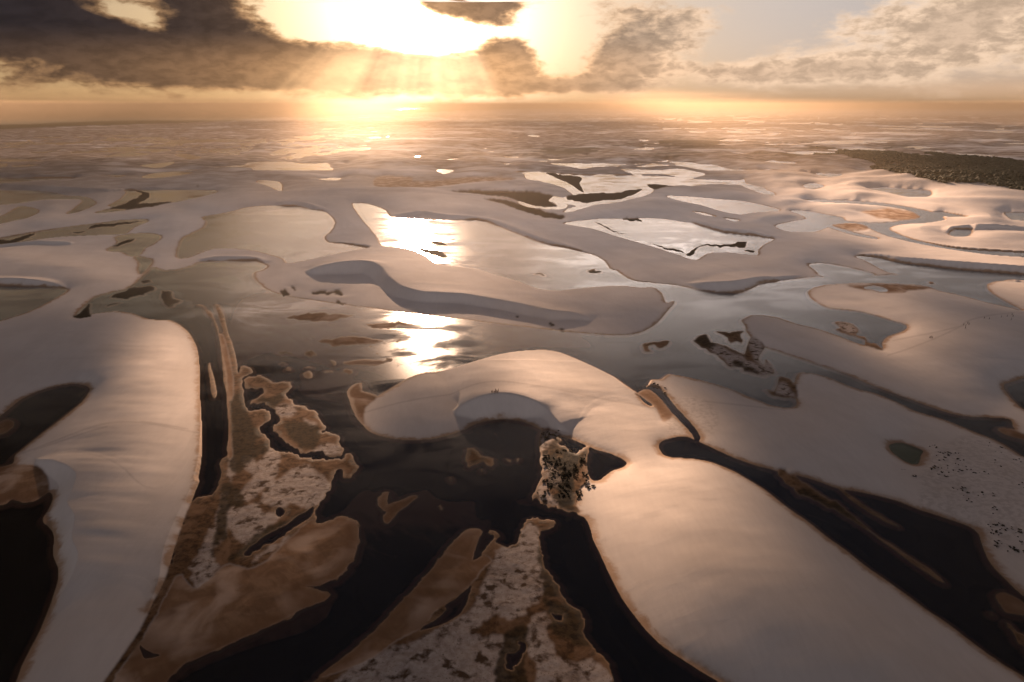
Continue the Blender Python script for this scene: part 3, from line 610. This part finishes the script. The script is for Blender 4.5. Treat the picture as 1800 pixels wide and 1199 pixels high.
put('gritty', blur(((zone(1215,740,50,45)+zone(1720,870,110,110)) > .4).astype(float), 12))
terr = bpy.data.objects.new('sand_dunes', me); COL.objects.link(terr); terr['kind'] = 'structure'

def height_at(x, y):
    """terrain height at a world point (bilinear on the survey grid)"""
    yc = y; zc = -H
    f_ = yc*CP - zc*SP; u_ = yc*SP + zc*CP
    px = CX+F*x/f_; py = CY-F*u_/f_
    j = np.clip(np.searchsorted(gx, px)-1, 0, NX-2); i = np.clip(np.searchsorted(gy, py)-1, 0, NY-2)
    a = (px-gx[j])/(gx[j+1]-gx[j]); c = (py-gy[i])/(gy[i+1]-gy[i])
    return float((zz[i, j]*(1-a)+zz[i, j+1]*a)*(1-c)+(zz[i+1, j]*(1-a)+zz[i+1, j+1]*a)*c)
def stand(px, py):
    """walk the ray of a surveyed spot down to the ground"""
    z = 0.0
    for _ in range(12):
        x, y = gnd(px, py, z); z = .5*z+.5*height_at(x, y)
    x, y = gnd(px, py, z); return x, y, height_at(x, y)
# ------------------------------------------------------------------ ground material
def newmat(name):
    mt = bpy.data.materials.new(name); mt.use_nodes = True; N = NT(mt.node_tree); N.n.clear(); return mt, N
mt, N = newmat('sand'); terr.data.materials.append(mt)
pos = N.n.new('ShaderNodeNewGeometry').outputs['Position']
pz = N.xyz(pos)[2]
marsh_, flat_, veg_, crust_, bog_, for_, sh_, tr_, gr_ = [N.attr(a) for a in ('marsh', 'flat', 'veg', 'crust', 'bog', 'forest', 'shore', 'track', 'gritty')]
nA = N.noise(pos, .02, 5, .55); nB = N.noise(pos, .35, 6, .62); nC = N.noise(pos, 1.3, 4, .6); nD = N.noise(pos, .08, 6, .62, .8)
rip = N.noise(N.scale(pos, (.9, .16, .5)), .55, 4, .6)
rv0 = N.n.new('ShaderNodeVectorRotate'); rv0.inputs['Angle'].default_value = -.35; N.l.new(pos, rv0.inputs[0]); stv0 = rv0.outputs[0]
midr = N.noise(N.scale(stv0, (.25, 1.0, .5)), .16, 4, .6, .4)
sand = N.mix(N.sm(nA, .3, .7), (.67, .60, .55), (.73, .66, .61))
sand = N.mix(N.sm(rip, .35, .75, 0, .14), sand, (.48, .42, .39))
wst = N.noise(N.scale(stv0, (.5, .10, .5)), .09, 6, .6, .5)
sand = N.mix(N.sm(wst, .38, .68, 0, .22), sand, (.50, .44, .40))
sand = N.mix(N.sm(N.noise(pos, .013, 4, .55, .6), .5, .7, 0, .16), sand, (.56, .46, .38))
# damp foot of the dunes
edge = N.sm(N.add(N.add(sh_, N.mul(N.sub(nD, .48), 9.0)), N.mul(N.sub(nB, .5), 3.0)), 4.4, .8)
sand = N.mix(N.mul(N.attr('scrub_shade'), N.sm(nA, .3, .6, .6, 1.0)), sand, (.105, .070, .052))
sand = N.mix(N.mul(edge, .95), sand, (.30, .150, .060))
sand = N.mix(N.mul(N.sm(sh_, 7.0, 1.0), .35), sand, (.46, .36, .28))
sand = N.mix(N.mul(tr_, N.sm(nC, .3, .6, .15, .38)), sand, (.30, .25, .23))
sand = N.mix(N.mul(gr_, N.sm(nB, .42, .62, 0, .35)), sand, (.36, .30, .26))
# wet flats
wetc = N.mix(N.sm(nD, .35, .7), (.22, .125, .07), (.36, .22, .13))
stv = N.n.new('ShaderNodeVectorRotate'); stv.inputs['Angle'].default_value = .95; N.l.new(pos, stv.inputs[0])
fea = N.noise(N.scale(stv.outputs[0], (.16, .8, .5)), .30, 7, .66, 1.2)
wetc = N.mix(N.sm(fea, .35, .68, 0, .32), wetc, (.12, .066, .038))
wetc = N.mix(N.mul(N.sm(N.noise(pos, .045, 3, .5, .5), .45, .65), .7), wetc, (.58, .43, .33))
wetc = N.mix(N.sm(sh_, 12.0, .0, 0, .7), wetc, (.17, .085, .042))
# marsh: peat, salt crust, algae
peat = N.mix(N.sm(nB, .35, .65), (.055, .028, .014), (.15, .080, .038))
peat = N.mix(N.sm(nD, .42, .62, 0, .85), peat, (.23, .135, .078))
nE = N.noise(pos, .15, 3, .5, .3)
saltn = N.sm(N.add(nE, N.mul(N.sub(nB, .5), .30)), .32, .50)
salt = N.mix(saltn, (.085, .052, .034), N.mix(N.sm(nB, .3, .7), (.36, .29, .25), (.50, .43, .39)))
speck = N.sm(nC, .60, .68)
salt = N.mix(N.mul(speck, .75), salt, (.06, .05, .035))
bogc = N.mix(N.sm(nB, .35, .6), (.012, .008, .005), (.055, .034, .015))
mc = N.mix(N.mul(crust_, N.sm(nD, .25, .5, .45, 1.0)), peat, salt)
mc = N.mix(N.mul(bog_, .92), mc, bogc)
rim = N.sm(N.add(sh_, N.mul(N.sub(nB, .5), 1.2)), 1.1, .3)
mc = N.mix(N.mul(rim, N.sm(nD, .4, .6, .15, .6)), mc, (.24, .135, .065))
col = N.mix(flat_, sand, wetc)
col = N.mix(marsh_, col, mc)
vegc = N.mix(N.sm(N.add(nB, N.mul(N.sub(nC, .5), .5)), .35, .72), (.004, .0035, .003), (.026, .020, .012))
col = N.mix(N.mul(N.mul(veg_, .97), N.sub(1.0, N.mul(crust_, N.sm(nC, .46, .62, 0, .8)))), col, vegc)
col = N.mix(for_, col, N.mix(N.sm(nB, .3, .7), (.020, .023, .010), (.045, .048, .020)))
# lake bed: pale sand in the shallows, brown silt, then black put into the colour for light lost in deep water
dn = N.add(pz, N.mul(N.sub(nD, .5), .35))
bed = N.mix(N.sm(dn, -.05, -.30), (.26, .16, .09), (.23, .11, .065))
bed = N.mix(N.sm(dn, -.40, -1.0), bed, (.010, .007, .006))
bed = N.mix(N.attr('algae'), bed, N.mix(nD, (.26, .34, .15), (.42, .46, .22)))
under = N.sm(pz, 0.004, -.012)
col = N.mix(under, col, bed)
bs = N.n.new('ShaderNodeBsdfPrincipled'); N.l.new(col, bs.inputs['Base Color'])
N.put(bs.inputs['Roughness'], N.sm(edge, 0, 1, .95, .7)); N.put(bs.inputs['Specular IOR Level'], N.mul(N.sub(1.0, under), .05))
bp = N.n.new('ShaderNodeBump'); bp.inputs['Strength'].default_value = .55; bp.inputs['Distance'].default_value = .5
hgt = N.add(N.add(N.mul(rip, .16), N.mul(midr, .38)), N.add(N.mul(N.mul(nB, N.add(marsh_, N.mul(for_, 3.0))), .42), N.mul(N.mul(nC, marsh_), .14)))
N.l.new(hgt, bp.inputs['Height']); N.l.new(bp.outputs[0], bs.inputs['Normal'])
o_ = N.n.new('ShaderNodeOutputMaterial'); N.l.new(bs.outputs[0], o_.inputs[0])

# ------------------------------------------------------------------ water: one level sheet
wm, N = newmat('lagoon_water')
pos = N.n.new('ShaderNodeNewGeometry').outputs['Position']
ra = N.noise(N.scale(pos, (.5, 1.0, 1.0)), .9, 3, .55); rb = N.noise(N.scale(pos, (.55, 1.0, 1.0)), .020, 5, .62, 1.2)
windy = N.sm(rb, .36, .56)
fr_ = N.n.new('ShaderNodeFresnel'); fr_.inputs['IOR'].default_value = 1.33
gl = N.n.new('ShaderNodeBsdfGlossy'); gl.distribution = 'BECKMANN'; gl.inputs['Color'].default_value = (1, 1, 1, 1)
N.put(gl.inputs['Roughness'], N.add(N.mul(windy, .13), .12))
tr = N.n.new('ShaderNodeBsdfTransparent'); tr.inputs[0].default_value = (.90, .88, .86, 1)
bp = N.n.new('ShaderNodeBump'); bp.inputs['Strength'].default_value = .16; bp.inputs['Distance'].default_value = .05
N.l.new(ra, bp.inputs['Height']); N.l.new(bp.outputs[0], gl.inputs['Normal'])
gw = N.n.new('ShaderNodeBsdfGlossy'); gw.distribution = 'BECKMANN'; gw.inputs['Color'].default_value = (1, 1, 1, 1); gw.inputs['Roughness'].default_value = .36
gm = N.n.new('ShaderNodeMixShader'); N.put(gm.inputs[0], N.mul(windy, .09)); N.l.new(gl.outputs[0], gm.inputs[1]); N.l.new(gw.outputs[0], gm.inputs[2])
mx = N.n.new('ShaderNodeMixShader'); N.l.new(fr_.outputs[0], mx.inputs[0]); N.l.new(tr.outputs[0], mx.inputs[1]); N.l.new(gm.outputs[0], mx.inputs[2])
o_ = N.n.new('ShaderNodeOutputMaterial'); N.l.new(mx.outputs[0], o_.inputs[0])
wme = bpy.data.meshes.new('lagoon_water')
wme.from_pydata([(-90000, -200, 0), (90000, -200, 0), (90000, 110000, 0), (-90000, 110000, 0)], [], [(0, 1, 2, 3)])
wob = bpy.data.objects.new('lagoon_water', wme); COL.objects.link(wob); wob['kind'] = 'structure'; wme.materials.append(wm)

# ------------------------------------------------------------------ cloud sheets added out of view before the sun, shaped to shade the ground
cm, N = newmat('cloud')
dens = N.attr('cloud_depth')
df = N.n.new('ShaderNodeBsdfDiffuse'); df.inputs[0].default_value = (.8, .78, .76, 1)
tl = N.n.new('ShaderNodeBsdfTranslucent'); tl.inputs[0].default_value = (.97, .96, .95, 1)
m1 = N.n.new('ShaderNodeMixShader'); m1.inputs[0].default_value = .96; N.l.new(df.outputs[0], m1.inputs[1]); N.l.new(tl.outputs[0], m1.inputs[2])
tp = N.n.new('ShaderNodeBsdfTransparent')
m2 = N.n.new('ShaderNodeMixShader'); N.l.new(dens, m2.inputs[0]); N.l.new(tp.outputs[0], m2.inputs[1]); N.l.new(m1.outputs[0], m2.inputs[2])
o_ = N.n.new('ShaderNodeOutputMaterial'); N.l.new(m2.outputs[0], o_.inputs[0])
# sunlit gaps, as spots on the ground: x, y, rx, ry (survey units), strength
GAPS_LOW = [(280,690,95,150,1.25),(230,730,90,45,.5),(910,672,200,60,1.3),(1120,860,150,110,1.3),(1180,960,150,110,.95),(1250,1060,130,110,.5),(1000,760,70,40,.4),(1640,628,120,52,1.7),(1800,745,20,20,.9),(690,560,210,45,.46),(430,600,30,40,.6),
            (60,850,40,30,.8),(500,760,130,100,.65),(800,815,150,45,-.9),(940,1030,150,150,.75),(480,850,130,90,.45),(620,880,100,60,.45),(1180,690,60,40,.6),(1530,540,60,10,.3),(240,860,70,60,.3)]
GAPS_HIGH = [(770,430,120,45,.60),(1660,405,170,50,1.5),(1600,345,190,28,1.4),(1790,480,80,26,1.4),(1480,325,120,18,.7),(1330,300,120,14,.5),(640,275,140,55,.42),(610,236,150,26,.5),(1450,240,330,22,.5),(1560,240,300,18,.4),(1290,250,90,10,.5)]
def shade_bank(name, alt, x0, x1, y0, y1, n, gaps, thick, base, seed, open_=None, soft=60):
    gx2 = np.linspace(x0, x1, n); gy2 = np.linspace(y0, y1, n); A, B = np.meshgrid(gx2, gy2)
    f2 = B*CP+H*SP; u2 = B*SP-H*CP; px = CX+F*A/f2; py = CY-F*u2/f2
    g = np.zeros_like(A)
    for (a, c, rx, ry, s_) in gaps: g += s_*np.exp(-(((px-a)/rx)**2+((py-c)/ry)**2))
    g[B < 95] = 0
    g += .12*fbm(A/((x1-x0)/9)+seed, B/((y1-y0)/9), 4)
    den = base*np.clip(1.20-g*1.30, 0, 1)
    eg = np.minimum(np.minimum((A-x0), (x1-A)), np.minimum((B-y0), (y1-B)))
    den *= np.clip(eg/soft, 0, 1)
    if open_: den = den*(1-open_(A, B))
    k = alt/SD.z; bump_ = thick*(.35+.65*(fbm(A/((x1-x0)/14)+2, B/((y1-y0)/14), 4)*.5+.5))
    top = np.stack([A+SD.x*k, B+SD.y*k, alt+bump_*.5], -1).reshape(-1, 3); bot = np.stack([A+SD.x*k, B+SD.y*k, alt-bump_*.5], -1).reshape(-1, 3)
    vs_ = np.concatenate([top, bot]); id2 = np.arange(n*n).reshape(n, n); fc = []
    keep = (den > .02)
    for i in range(n-1):
        for j in range(n-1):
            if keep[i, j] or keep[i+1, j+1] or keep[i+1, j] or keep[i, j+1]:
                q = (id2[i, j], id2[i, j+1], id2[i+1, j+1], id2[i+1, j]); fc.append(q); fc.append(tuple(n*n+t for t in q[::-1]))
    m3 = bpy.data.meshes.new(name); m3.from_pydata(vs_.tolist(), [], [tuple(int(t) for t in f) for f in fc]); m3.materials.append(cm)
    at = m3.attributes.new('cloud_depth', 'FLOAT', 'POINT'); dd = (1-np.sqrt(1-np.clip(den, 0, .998))).ravel(); at.data.foreach_set('value', np.concatenate([dd, dd]).astype(np.float32))
    m3.polygons.foreach_set('use_smooth', np.ones(len(m3.polygons), bool))
    ob = bpy.data.objects.new(name, m3); COL.objects.link(ob); ob['kind'] = 'structure'; return ob
GAPS_FAR = [(640,215,150,30,.5),(1450,210,330,30,.65),(1100,222,80,12,.3)]
shade_bank('shade_clouds', 40000, -70000, 70000, 7300, 64000, 120, GAPS_FAR, 900, .97, 5, None, 900)
deckm = cm.copy(); deckm.name = 'dimming_deck'
for n_ in deckm.node_tree.nodes:
    if n_.bl_idname in ('ShaderNodeBsdfDiffuse', 'ShaderNodeBsdfTranslucent'): n_.inputs[0].default_value = (.035, .036, .045, 1)
shade_bank('shade_clouds', 1000, -1500, 1600, -2000, 640, 210, GAPS_LOW, 25, .995, 3, lambda A, B: np.clip((np.abs(A-50)-800+150*fbm(A/200, B/200, 3))/450, 0, 1), 30)
shade_bank('shade_clouds', 2500, -2300, 2700, 590, 2400, 140, GAPS_HIGH+[(700,560,210,45,.46)], 70, .94, 9, None, 60)
shade_bank('shade_clouds', 6500, -4600, 4800, 2350, 7900, 110, GAPS_HIGH, 160, .94, 21, None, 200)
# an unseen deck added overhead, only to dim the near ground
def deck_gap(A, B):                        # open ahead, towards the sun; arms of the deck reach forward on both sides
    w_ = np.clip(1/(1+np.exp(-(B-480)/90)), 0, 1); left = 1/(1+np.exp((A+330+.22*B)/110)); rgt = 1/(1+np.exp(-(A-520-.35*B)/160))
    far_ = 1/(1+np.exp(-(np.hypot(A, B)-3000)/150))
    return np.maximum(w_*(1-left)*(1-rgt), far_)
dk = shade_bank('shade_clouds', 800, -3400, 3400, -2600, 3200, 100, [], 90, .995, 13, deck_gap)
dk.data.materials[0] = deckm
for v in dk.data.vertices: v.co.x -= SD.x*800/SD.z; v.co.y -= SD.y*800/SD.z
# ------------------------------------------------------------------ haze
hz, N = newmat('haze')
pv = N.n.new('ShaderNodeVolumePrincipled'); pv.inputs['Color'].default_value = (.43, .335, .235, 1); pv.inputs['Density'].default_value = 1.1e-4
pv.inputs['Anisotropy'].default_value = .65
o_ = N.n.new('ShaderNodeOutputMaterial'); N.l.new(pv.outputs[0], o_.inputs[1])
bm = bmesh.new(); bmesh.ops.create_cube(bm, size=1.0)
bmesh.ops.scale(bm, vec=(190000, 112000, 240), verts=bm.verts); bmesh.ops.translate(bm, vec=(0, 55500, 116), verts=bm.verts)
hm_ = bpy.data.meshes.new('haze'); bm.to_mesh(hm_); bm.free(); hm_.materials.append(hz)
ho = bpy.data.objects.new('haze', hm_); COL.objects.link(ho); ho['kind'] = 'stuff'
# ------------------------------------------------------------------ things
def tag(o, label, cat, group=None):
    o['label'] = label; o['category'] = cat
    if group: o['group'] = group
def plain(name, rgb, rough=.8, var=.25, sc_=3.0):
    mt, N = newmat(name)
    p = N.n.new('ShaderNodeTexCoord').outputs['Object']; n = N.noise(p, sc_, 3)
    c = N.mix(n, tuple(v*(1-var) for v in rgb), tuple(v*(1+var) for v in rgb))
    bs = N.n.new('ShaderNodeBsdfPrincipled'); N.l.new(c, bs.inputs['Base Color']); bs.inputs['Roughness'].default_value = rough; bs.inputs['Specular IOR Level'].default_value = .3
    o = N.n.new('ShaderNodeOutputMaterial'); N.l.new(bs.outputs[0], o.inputs[0]); return mt
def meshobj(name, verts, faces, mats, parent=None, smooth=False):
    m_ = bpy.data.meshes.new(name); m_.from_pydata([tuple(v) for v in verts], [], faces)
    for a in mats: m_.materials.append(a)
    if smooth: m_.polygons.foreach_set('use_smooth', [True]*len(m_.polygons))
    o = bpy.data.objects.new(name, m_); COL.objects.link(o); o.parent = parent; return o
# --- people: one skinned body each, with hair, shirt and shorts
def skin_obj(name, pts, edges, rad, mat, parent, root=0):
    m_ = bpy.data.meshes.new(name); m_.from_pydata(pts, edges, []); m_.materials.append(mat)
    b_ = bmesh.new(); b_.from_mesh(m_); b_.verts.layers.skin.verify(); b_.to_mesh(m_); b_.free(); sv = m_.skin_vertices[0].data
    for i, r in enumerate(rad): sv[i].radius = r if isinstance(r, tuple) else (r, r); sv[i].use_root = (i == root)
    o = bpy.data.objects.new(name, m_); COL.objects.link(o); o.parent = parent
    md = o.modifiers.new('skin', 'SKIN'); md.use_smooth_shade = True
    sb = o.modifiers.new('sub', 'SUBSURF'); sb.levels = 1; sb.render_levels = 1
    return o
SKIN = plain('skin', (.14, .075, .05)); HAIR = plain('hair', (.02, .013, .01))
SHIRTS = [plain('dark_red_cloth', (.07, .015, .012)), plain('black_cloth', (.015, .015, .02)), plain('brown_cloth', (.08, .05, .035)), plain('dark_blue_cloth', (.02, .025, .06))]
SHORTS = plain('shorts_cloth', (.02, .02, .025))
def person(pose, shirt):
    stride = {'stand': .06, 'walk': .28, 'wave': .05}[pose]
    root = bpy.data.objects.new('person', None); COL.objects.link(root)
    P_ = [(0,0,.95),(0,0,1.12),(0,0,1.32),(0,.01,1.46),(0,.02,1.54),(0,.03,1.66),(0,.03,1.74)]; R_ = [(.15,.11),(.13,.10),(.16,.11),(.07,.07),(.055,.055),(.085,.10),(.06,.07)]
    E_ = [(0,1),(1,2),(2,3),(3,4),(4,5),(5,6)]
    def chain(start, pts, rs):
        last = start
        for p, r in zip(pts, rs): P_.append(p); R_.append(r); E_.append((last, len(P_)-1)); last = len(P_)-1
        return last
    for s in (-1, 1):
        k = s*stride
        chain(0, [(s*.10,.0,.88),(s*.11,k*.6+.03,.50),(s*.11,k,.10),(s*.12,k+.02,.035),(s*.13,k+.17,.03)], [.095,.062,.042,.045,.03])
        if pose == 'wave' and s > 0: hand = chain(2, [(s*.19,0,1.40),(s*.30,.05,1.62),(s*.26,.10,1.86),(s*.26,.11,1.93)], [.052,.04,.03,.035])
        else: hand = chain(2, [(s*.19,0,1.40),(s*.24,-k*.3,1.12),(s*.25,-k*.7+.06,.87),(s*.25,-k*.7+.08,.80)], [.052,.04,.03,.035])
        hx, hy, hz_ = P_[hand]; up = 1 if hz_ > 1.5 else -1
        for f in range(4): chain(hand, [(hx+s*.004, hy-.03+.02*f, hz_+up*.05), (hx-s*.008, hy-.03+.02*f, hz_+up*(.085-.006*abs(f-1.5)))], [.009, .007])
        chain(hand, [(hx-s*.02, hy+.045, hz_+up*.015), (hx-s*.025, hy+.06, hz_+up*.045)], [.010, .008])
    chain(5, [(0, .125, 1.645)], [.014])                     # nose
    skin_obj('body', P_, E_, R_, SKIN, root)
    skin_obj('hair', [(0,.0,1.70),(0,.01,1.765),(0,-.035,1.60)], [(0,1),(0,2)], [(.09,.095),(.07,.075),(.06,.04)], HAIR, root)
    skin_obj('shirt', [(0,0,1.0),(0,0,1.16),(0,0,1.34),(0,.01,1.44),(-.2,0,1.38),(-.24,0,1.22),(.2,0,1.38),(.25,0,1.24)], [(0,1),(1,2),(2,3),(2,4),(4,5),(2,6),(6,7)], [(.165,.125),(.145,.115),(.175,.125),(.08,.08),.07,.062,.07,.062], shirt, root)
    skin_obj('shorts', [(0,0,.98),(-.11,-stride*.3,.86),(-.115,-stride*.5,.60),(.11,stride*.3,.86),(.115,stride*.5,.60)], [(0,1),(1,2),(0,3),(3,4)], [(.16,.12),.108,.09,.108,.09], SHORTS, root)
    for e in root.children: pass
    return root
protos = [person('stand', SHIRTS[0]), person('walk', SHIRTS[1]), person('wave', SHIRTS[2]), person('stand', SHIRTS[3])]
used_p = [False]*4
def dup(root, loc, rz, sc_=1.0):
    r = root.copy(); COL.objects.link(r); r.location = loc; r.rotation_euler = (0, 0, rz); r.scale = (sc_,)*3
    for ch in list(root.children):
        c = ch.copy(); COL.objects.link(c); c.parent = r
    return r
def place_person(k, px, py, rz, label, group):
    x, y, z = stand(px, py)
    if used_p[k]: o = dup(protos[k], (x, y, z), rz, 1.25)
    else: o = protos[k]; o.location = (x, y, z); o.rotation_euler = (0, 0, rz); o.scale = (1.25,)*3; used_p[k] = True
    tag(o, label, 'person', group)
bpy.context.view_layer.update()
G1 = 'people on the crest of the central dune'
for k, px, py, rz, lb in [(3, 864.3, 691.6, .4, 'leftmost person of the group on the crest of the central dune'),
                          (0, 865.9, 690.9, 2.0, 'second person from the left on the crest of the central dune'),
                          (1, 868.5, 691.6, 1.2, 'dark upright person left of the close pair on the central dune crest'),
                          (3, 870.4, 691.2, 3.0, 'person half hidden beside the middle of the group on the central crest'),
                          (2, 871.4, 688.6, 2.6, 'person standing higher up the sand, left one of two behind the group'),
                          (1, 873.0, 691.0, .6, 'darkest person at the middle of the group on the central dune crest'),
                          (0, 874.3, 691.4, 4.0, 'person close behind the darkest one, right of the group middle'),
                          (2, 876.2, 689.0, 1.8, 'rightmost person, standing up the sand behind the crest group')]:
    place_person(k, px, py, rz, lb, G1)
G2 = 'people walking over the right hand dune'
for k, px, py, rz, lb in [(1, 1634.2, 595.0, 1.6, 'left person of the three on the sunlit dune face at right'), (0, 1636.2, 594.7, 1.7, 'middle person of the three on the sunlit dune face at right'), (1, 1638.2, 595.4, 1.6, 'right person of the three on the sunlit dune face at right'),
                          (1, 1693.8, 572.6, 1.5, 'leftmost walker of the cluster at the edge of the dune shade'), (3, 1697.4, 573.8, 1.5, 'walker in the middle of the cluster at the edge of the shade'), (1, 1696.6, 578.0, 1.4, 'nearest walker of the cluster, lowest on the shaded dune'),
                          (0, 1700.8, 569.6, 1.5, 'farthest walker of the cluster, highest up the shaded dune'), (3, 1703.0, 571.4, 1.6, 'rightmost walker of the cluster at the edge of the dune shade'),
                          (1, 1730.0, 560.6, 1.7, 'lone dark walker between the cluster and the far right group'), (3, 1738.5, 562.0, 1.5, 'faint walker just right of the lone dark walker'),
                          (0, 1759.6, 558.6, 1.3, 'first walker on the left of the far right line'), (1, 1770.3, 557.4, 1.5, 'second walker in the far right line'),
                          (1, 1778.5, 554.8, 1.6, 'walker at the head of the far right line, farthest away'), (3, 1780.4, 557.6, 1.8, 'rightmost walker of the far right line'), (2, 1777.2, 563.0, 1.2, 'walker set apart below the far right line')]:
    place_person(k, px, py, rz, lb, G2)

# --- shrubs
LEAF = plain('shrub_leaf', (.060, .050, .030), .8, .6, 2.0); WOOD = plain('shrub_wood', (.10, .07, .05))
def foliage(n, rx, ry, rz_, seed, leaf=.16):
    r = random.Random(seed); V = []; Fc = []
    lobes = [(r.uniform(-.55, .55)*rx, r.uniform(-.55, .55)*ry, r.uniform(.25, .75)*rz_, r.uniform(.30, .55)) for _ in range(9)]
    for _ in range(n):
        lx, ly, lz, lr = r.choice(lobes); a, b_ = r.uniform(0, 6.283), math.asin(r.uniform(-.3, 1)); q = r.uniform(.6, 1.05)*lr
        c = Vector((lx+q*rx*math.cos(a)*math.cos(b_), ly+q*ry*math.sin(a)*math.cos(b_), max(.04, lz+q*rz_*math.sin(b_))))
        e = Euler((r.uniform(0, 6), r.uniform(0, 6), r.uniform(0, 6))).to_matrix(); s = leaf*r.uniform(.6, 1.5); i = len(V)
        for dx_, dy_ in ((-1, -.45), (.2, -.7), (1, .3), (-.1, .75)): V.append(c+e @ Vector((dx_*s, dy_*s, 0)))
        Fc.append((i, i+1, i+2, i+3))
    return V, Fc
def stems(seed, h, k=5):
    r = random.Random(seed); V = []; Fc = []
    for _ in range(k):
        a = r.uniform(0, 6.28); tip = Vector((math.cos(a)*h*.6, math.sin(a)*h*.6, h)); pts = [Vector((0, 0, -.1)), tip*.5+Vector((0, 0, .1*h)), tip]
        for j in range(2):
            p, q = pts[j], pts[j+1]; w0, w1 = (.06, .04) if j == 0 else (.04, .012); i = len(V)
            for (c, w_) in ((p, w0), (q, w1)):
                for t in range(4): V.append(c+Vector((math.cos(t*1.571)*w_, math.sin(t*1.571)*w_, 0)))
            for t in range(4): Fc.append((i+t, i+(t+1) % 4, i+4+(t+1) % 4, i+4+t))
    return V, Fc
def make_shrub(seed, rx, ry, rz_, n):
    root = bpy.data.objects.new('shrub', None); COL.objects.link(root)
    meshobj('foliage', *foliage(n, rx, ry, rz_, seed), [LEAF], root); meshobj('stem', *stems(seed, rz_*.7), [WOOD], root); return root
shp = [make_shrub(1, 1.1, .9, .8, 260), make_shrub(2, 1.6, .9, .9, 330), make_shrub(3, .8, .8, .6, 180), make_shrub(4, 2.0, 1.1, 1.1, 420)]
used_s = [False]*4; rs = random.Random(5)
def place_shrub(px, py, k, s, label, group):
    x, y, z = stand(px, py)
    if used_s[k]: o = dup(shp[k], (x, y, z-.05), rs.uniform(0, 6), s)
    else: o = shp[k]; o.location = (x, y, z-.05); o.scale = (s,)*3; used_s[k] = True
    tag(o, label, 'shrub', group)
pa = []      # tufts scattered on the pale dune right of the green pond, as surveyed
for cx_, cy_, rx, ry, n in [(1640,787,8,3,5),(1665,797,16,6,10),(1655,802,10,5,5),(1640,822,10,5,7),(1655,830,12,6,8),(1680,824,14,6,9),(1690,808,14,6,5),(1720,830,14,7,6),(1658,837,12,4,4),(1685,858,10,5,6),(1704,866,8,4,5),(1725,869,8,3,4),(1748,870,5,3,3),
                            (1748,896,6,5,4),(1708,880,8,3,3),(1740,782,6,3,2),(1755,790,8,4,3),(1763,796,4,2,1),(1743,810,10,4,2),(1760,821,4,2,2),(1790,812,12,6,5),(1798,850,8,8,3),(1608,837,6,3,3),(1590,825,8,4,2)]:
    for _ in range(n): pa.append((rs.gauss(cx_, rx*.6), rs.gauss(cy_, ry*.6)))
for px, py in pa: place_shrub(px, py, rs.choice([0, 1, 2, 2, 3]), rs.uniform(.25, .6), 'small dark shrub in the scatter on the pale dune right of the green pond', 'shrubs by the green pond')
pb = []
for cx_, cy_, rx, ry, n in [(1750,925,10,5,8),(1765,930,14,7,12),(1750,938,12,5,6),(1752,957,10,5,7),(1775,962,12,5,6),(1790,968,12,6,7),(1790,935,8,6,4),(1798,955,8,6,5)]:
    for _ in range(n): pb.append((rs.gauss(cx_, rx*.6), rs.gauss(cy_, ry*.6)))
for px, py in pb: place_shrub(px, py, rs.choice([0, 1, 2, 2, 3]), rs.uniform(.25, .6), 'small dark shrub in the clump beside the bend of the long dark lagoon', 'shrubs by the lagoon bend')
for px, py, k, s, lb in [(1150,675,1,1.0,'broad shrub at the tip of the sand spit beside the narrow channel'), (1156,677,3,.7,'shrub second in from the tip of the sand spit'), (1169,682,1,.6,'small shrub upper one of two inland on the sand spit'), (1168,691,0,.9,'small shrub lower one of two inland on the sand spit')]:
    place_shrub(px, py, k, s, lb, 'shrubs on the sand spit')
pc = []
for cx_, cy_, rx, ry, n in [(965,768,12,9,16),(990,792,8,5,8),(958,805,9,9,10),(975,820,12,14,22),(992,830,9,16,18),(962,850,10,14,14),(990,858,10,14,16),(955,872,10,8,8),(1012,830,5,14,12),(1024,812,6,10,8),(1028,838,6,12,8),(1018,868,6,10,8),(1035,850,8,8,5)]:
    for _ in range(n): pc.append((rs.gauss(cx_, rx*.6), rs.gauss(cy_, ry*.6)))
for px, py in pc: place_shrub(px, py, rs.choice([0, 1, 2, 3]), rs.uniform(.4, .85), 'low dark shrub on the rugged islet below the central dune', 'shrubs on the rugged islet')

# --- the wood beyond the lagoons, one mass of crowns
fr = random.Random(9); V = []; Fc = []
ico = []
bm = bmesh.new(); bmesh.ops.create_icosphere(bm, subdivisions=1, radius=1.0); icv = [v.co.copy() for v in bm.verts]; icf = [tuple(v.index for v in f.verts) for f in bm.faces]; bm.free()
cnt = 0
fi, fj = np.where(blur(forest, 1) > .5)
wgt = (np.abs(np.gradient(Y, axis=0))*np.abs(np.gradient(X, axis=1)))[fi, fj]; wgt = wgt/wgt.sum()
pick = np.random.RandomState(4).choice(len(fi), size=9000, p=wgt)
for p_ in pick:
    i, j = fi[p_], fj[p_]
    if GX[i, j] > 2000: continue
    x = X[i, j]+fr.uniform(-6, 6); y = Y[i, j]+fr.uniform(-8, 8); z = max(0, float(zz[i, j])); r = fr.uniform(3.5, 7); h = fr.uniform(.6, .95)*r
    b0 = len(V)
    for v in icv:
        q = fr.uniform(.7, 1.2); V.append((x+v.x*r*q, y+v.y*r*q, z+h*.55+v.z*h*q*.8))
    Fc += [tuple(b0+a for a in f) for f in icf]
TREE = plain('tree_canopy', (.034, .036, .017), .9, .3, .01)
fo = meshobj('woodland', V, Fc, [TREE]); fo['kind'] = 'stuff'
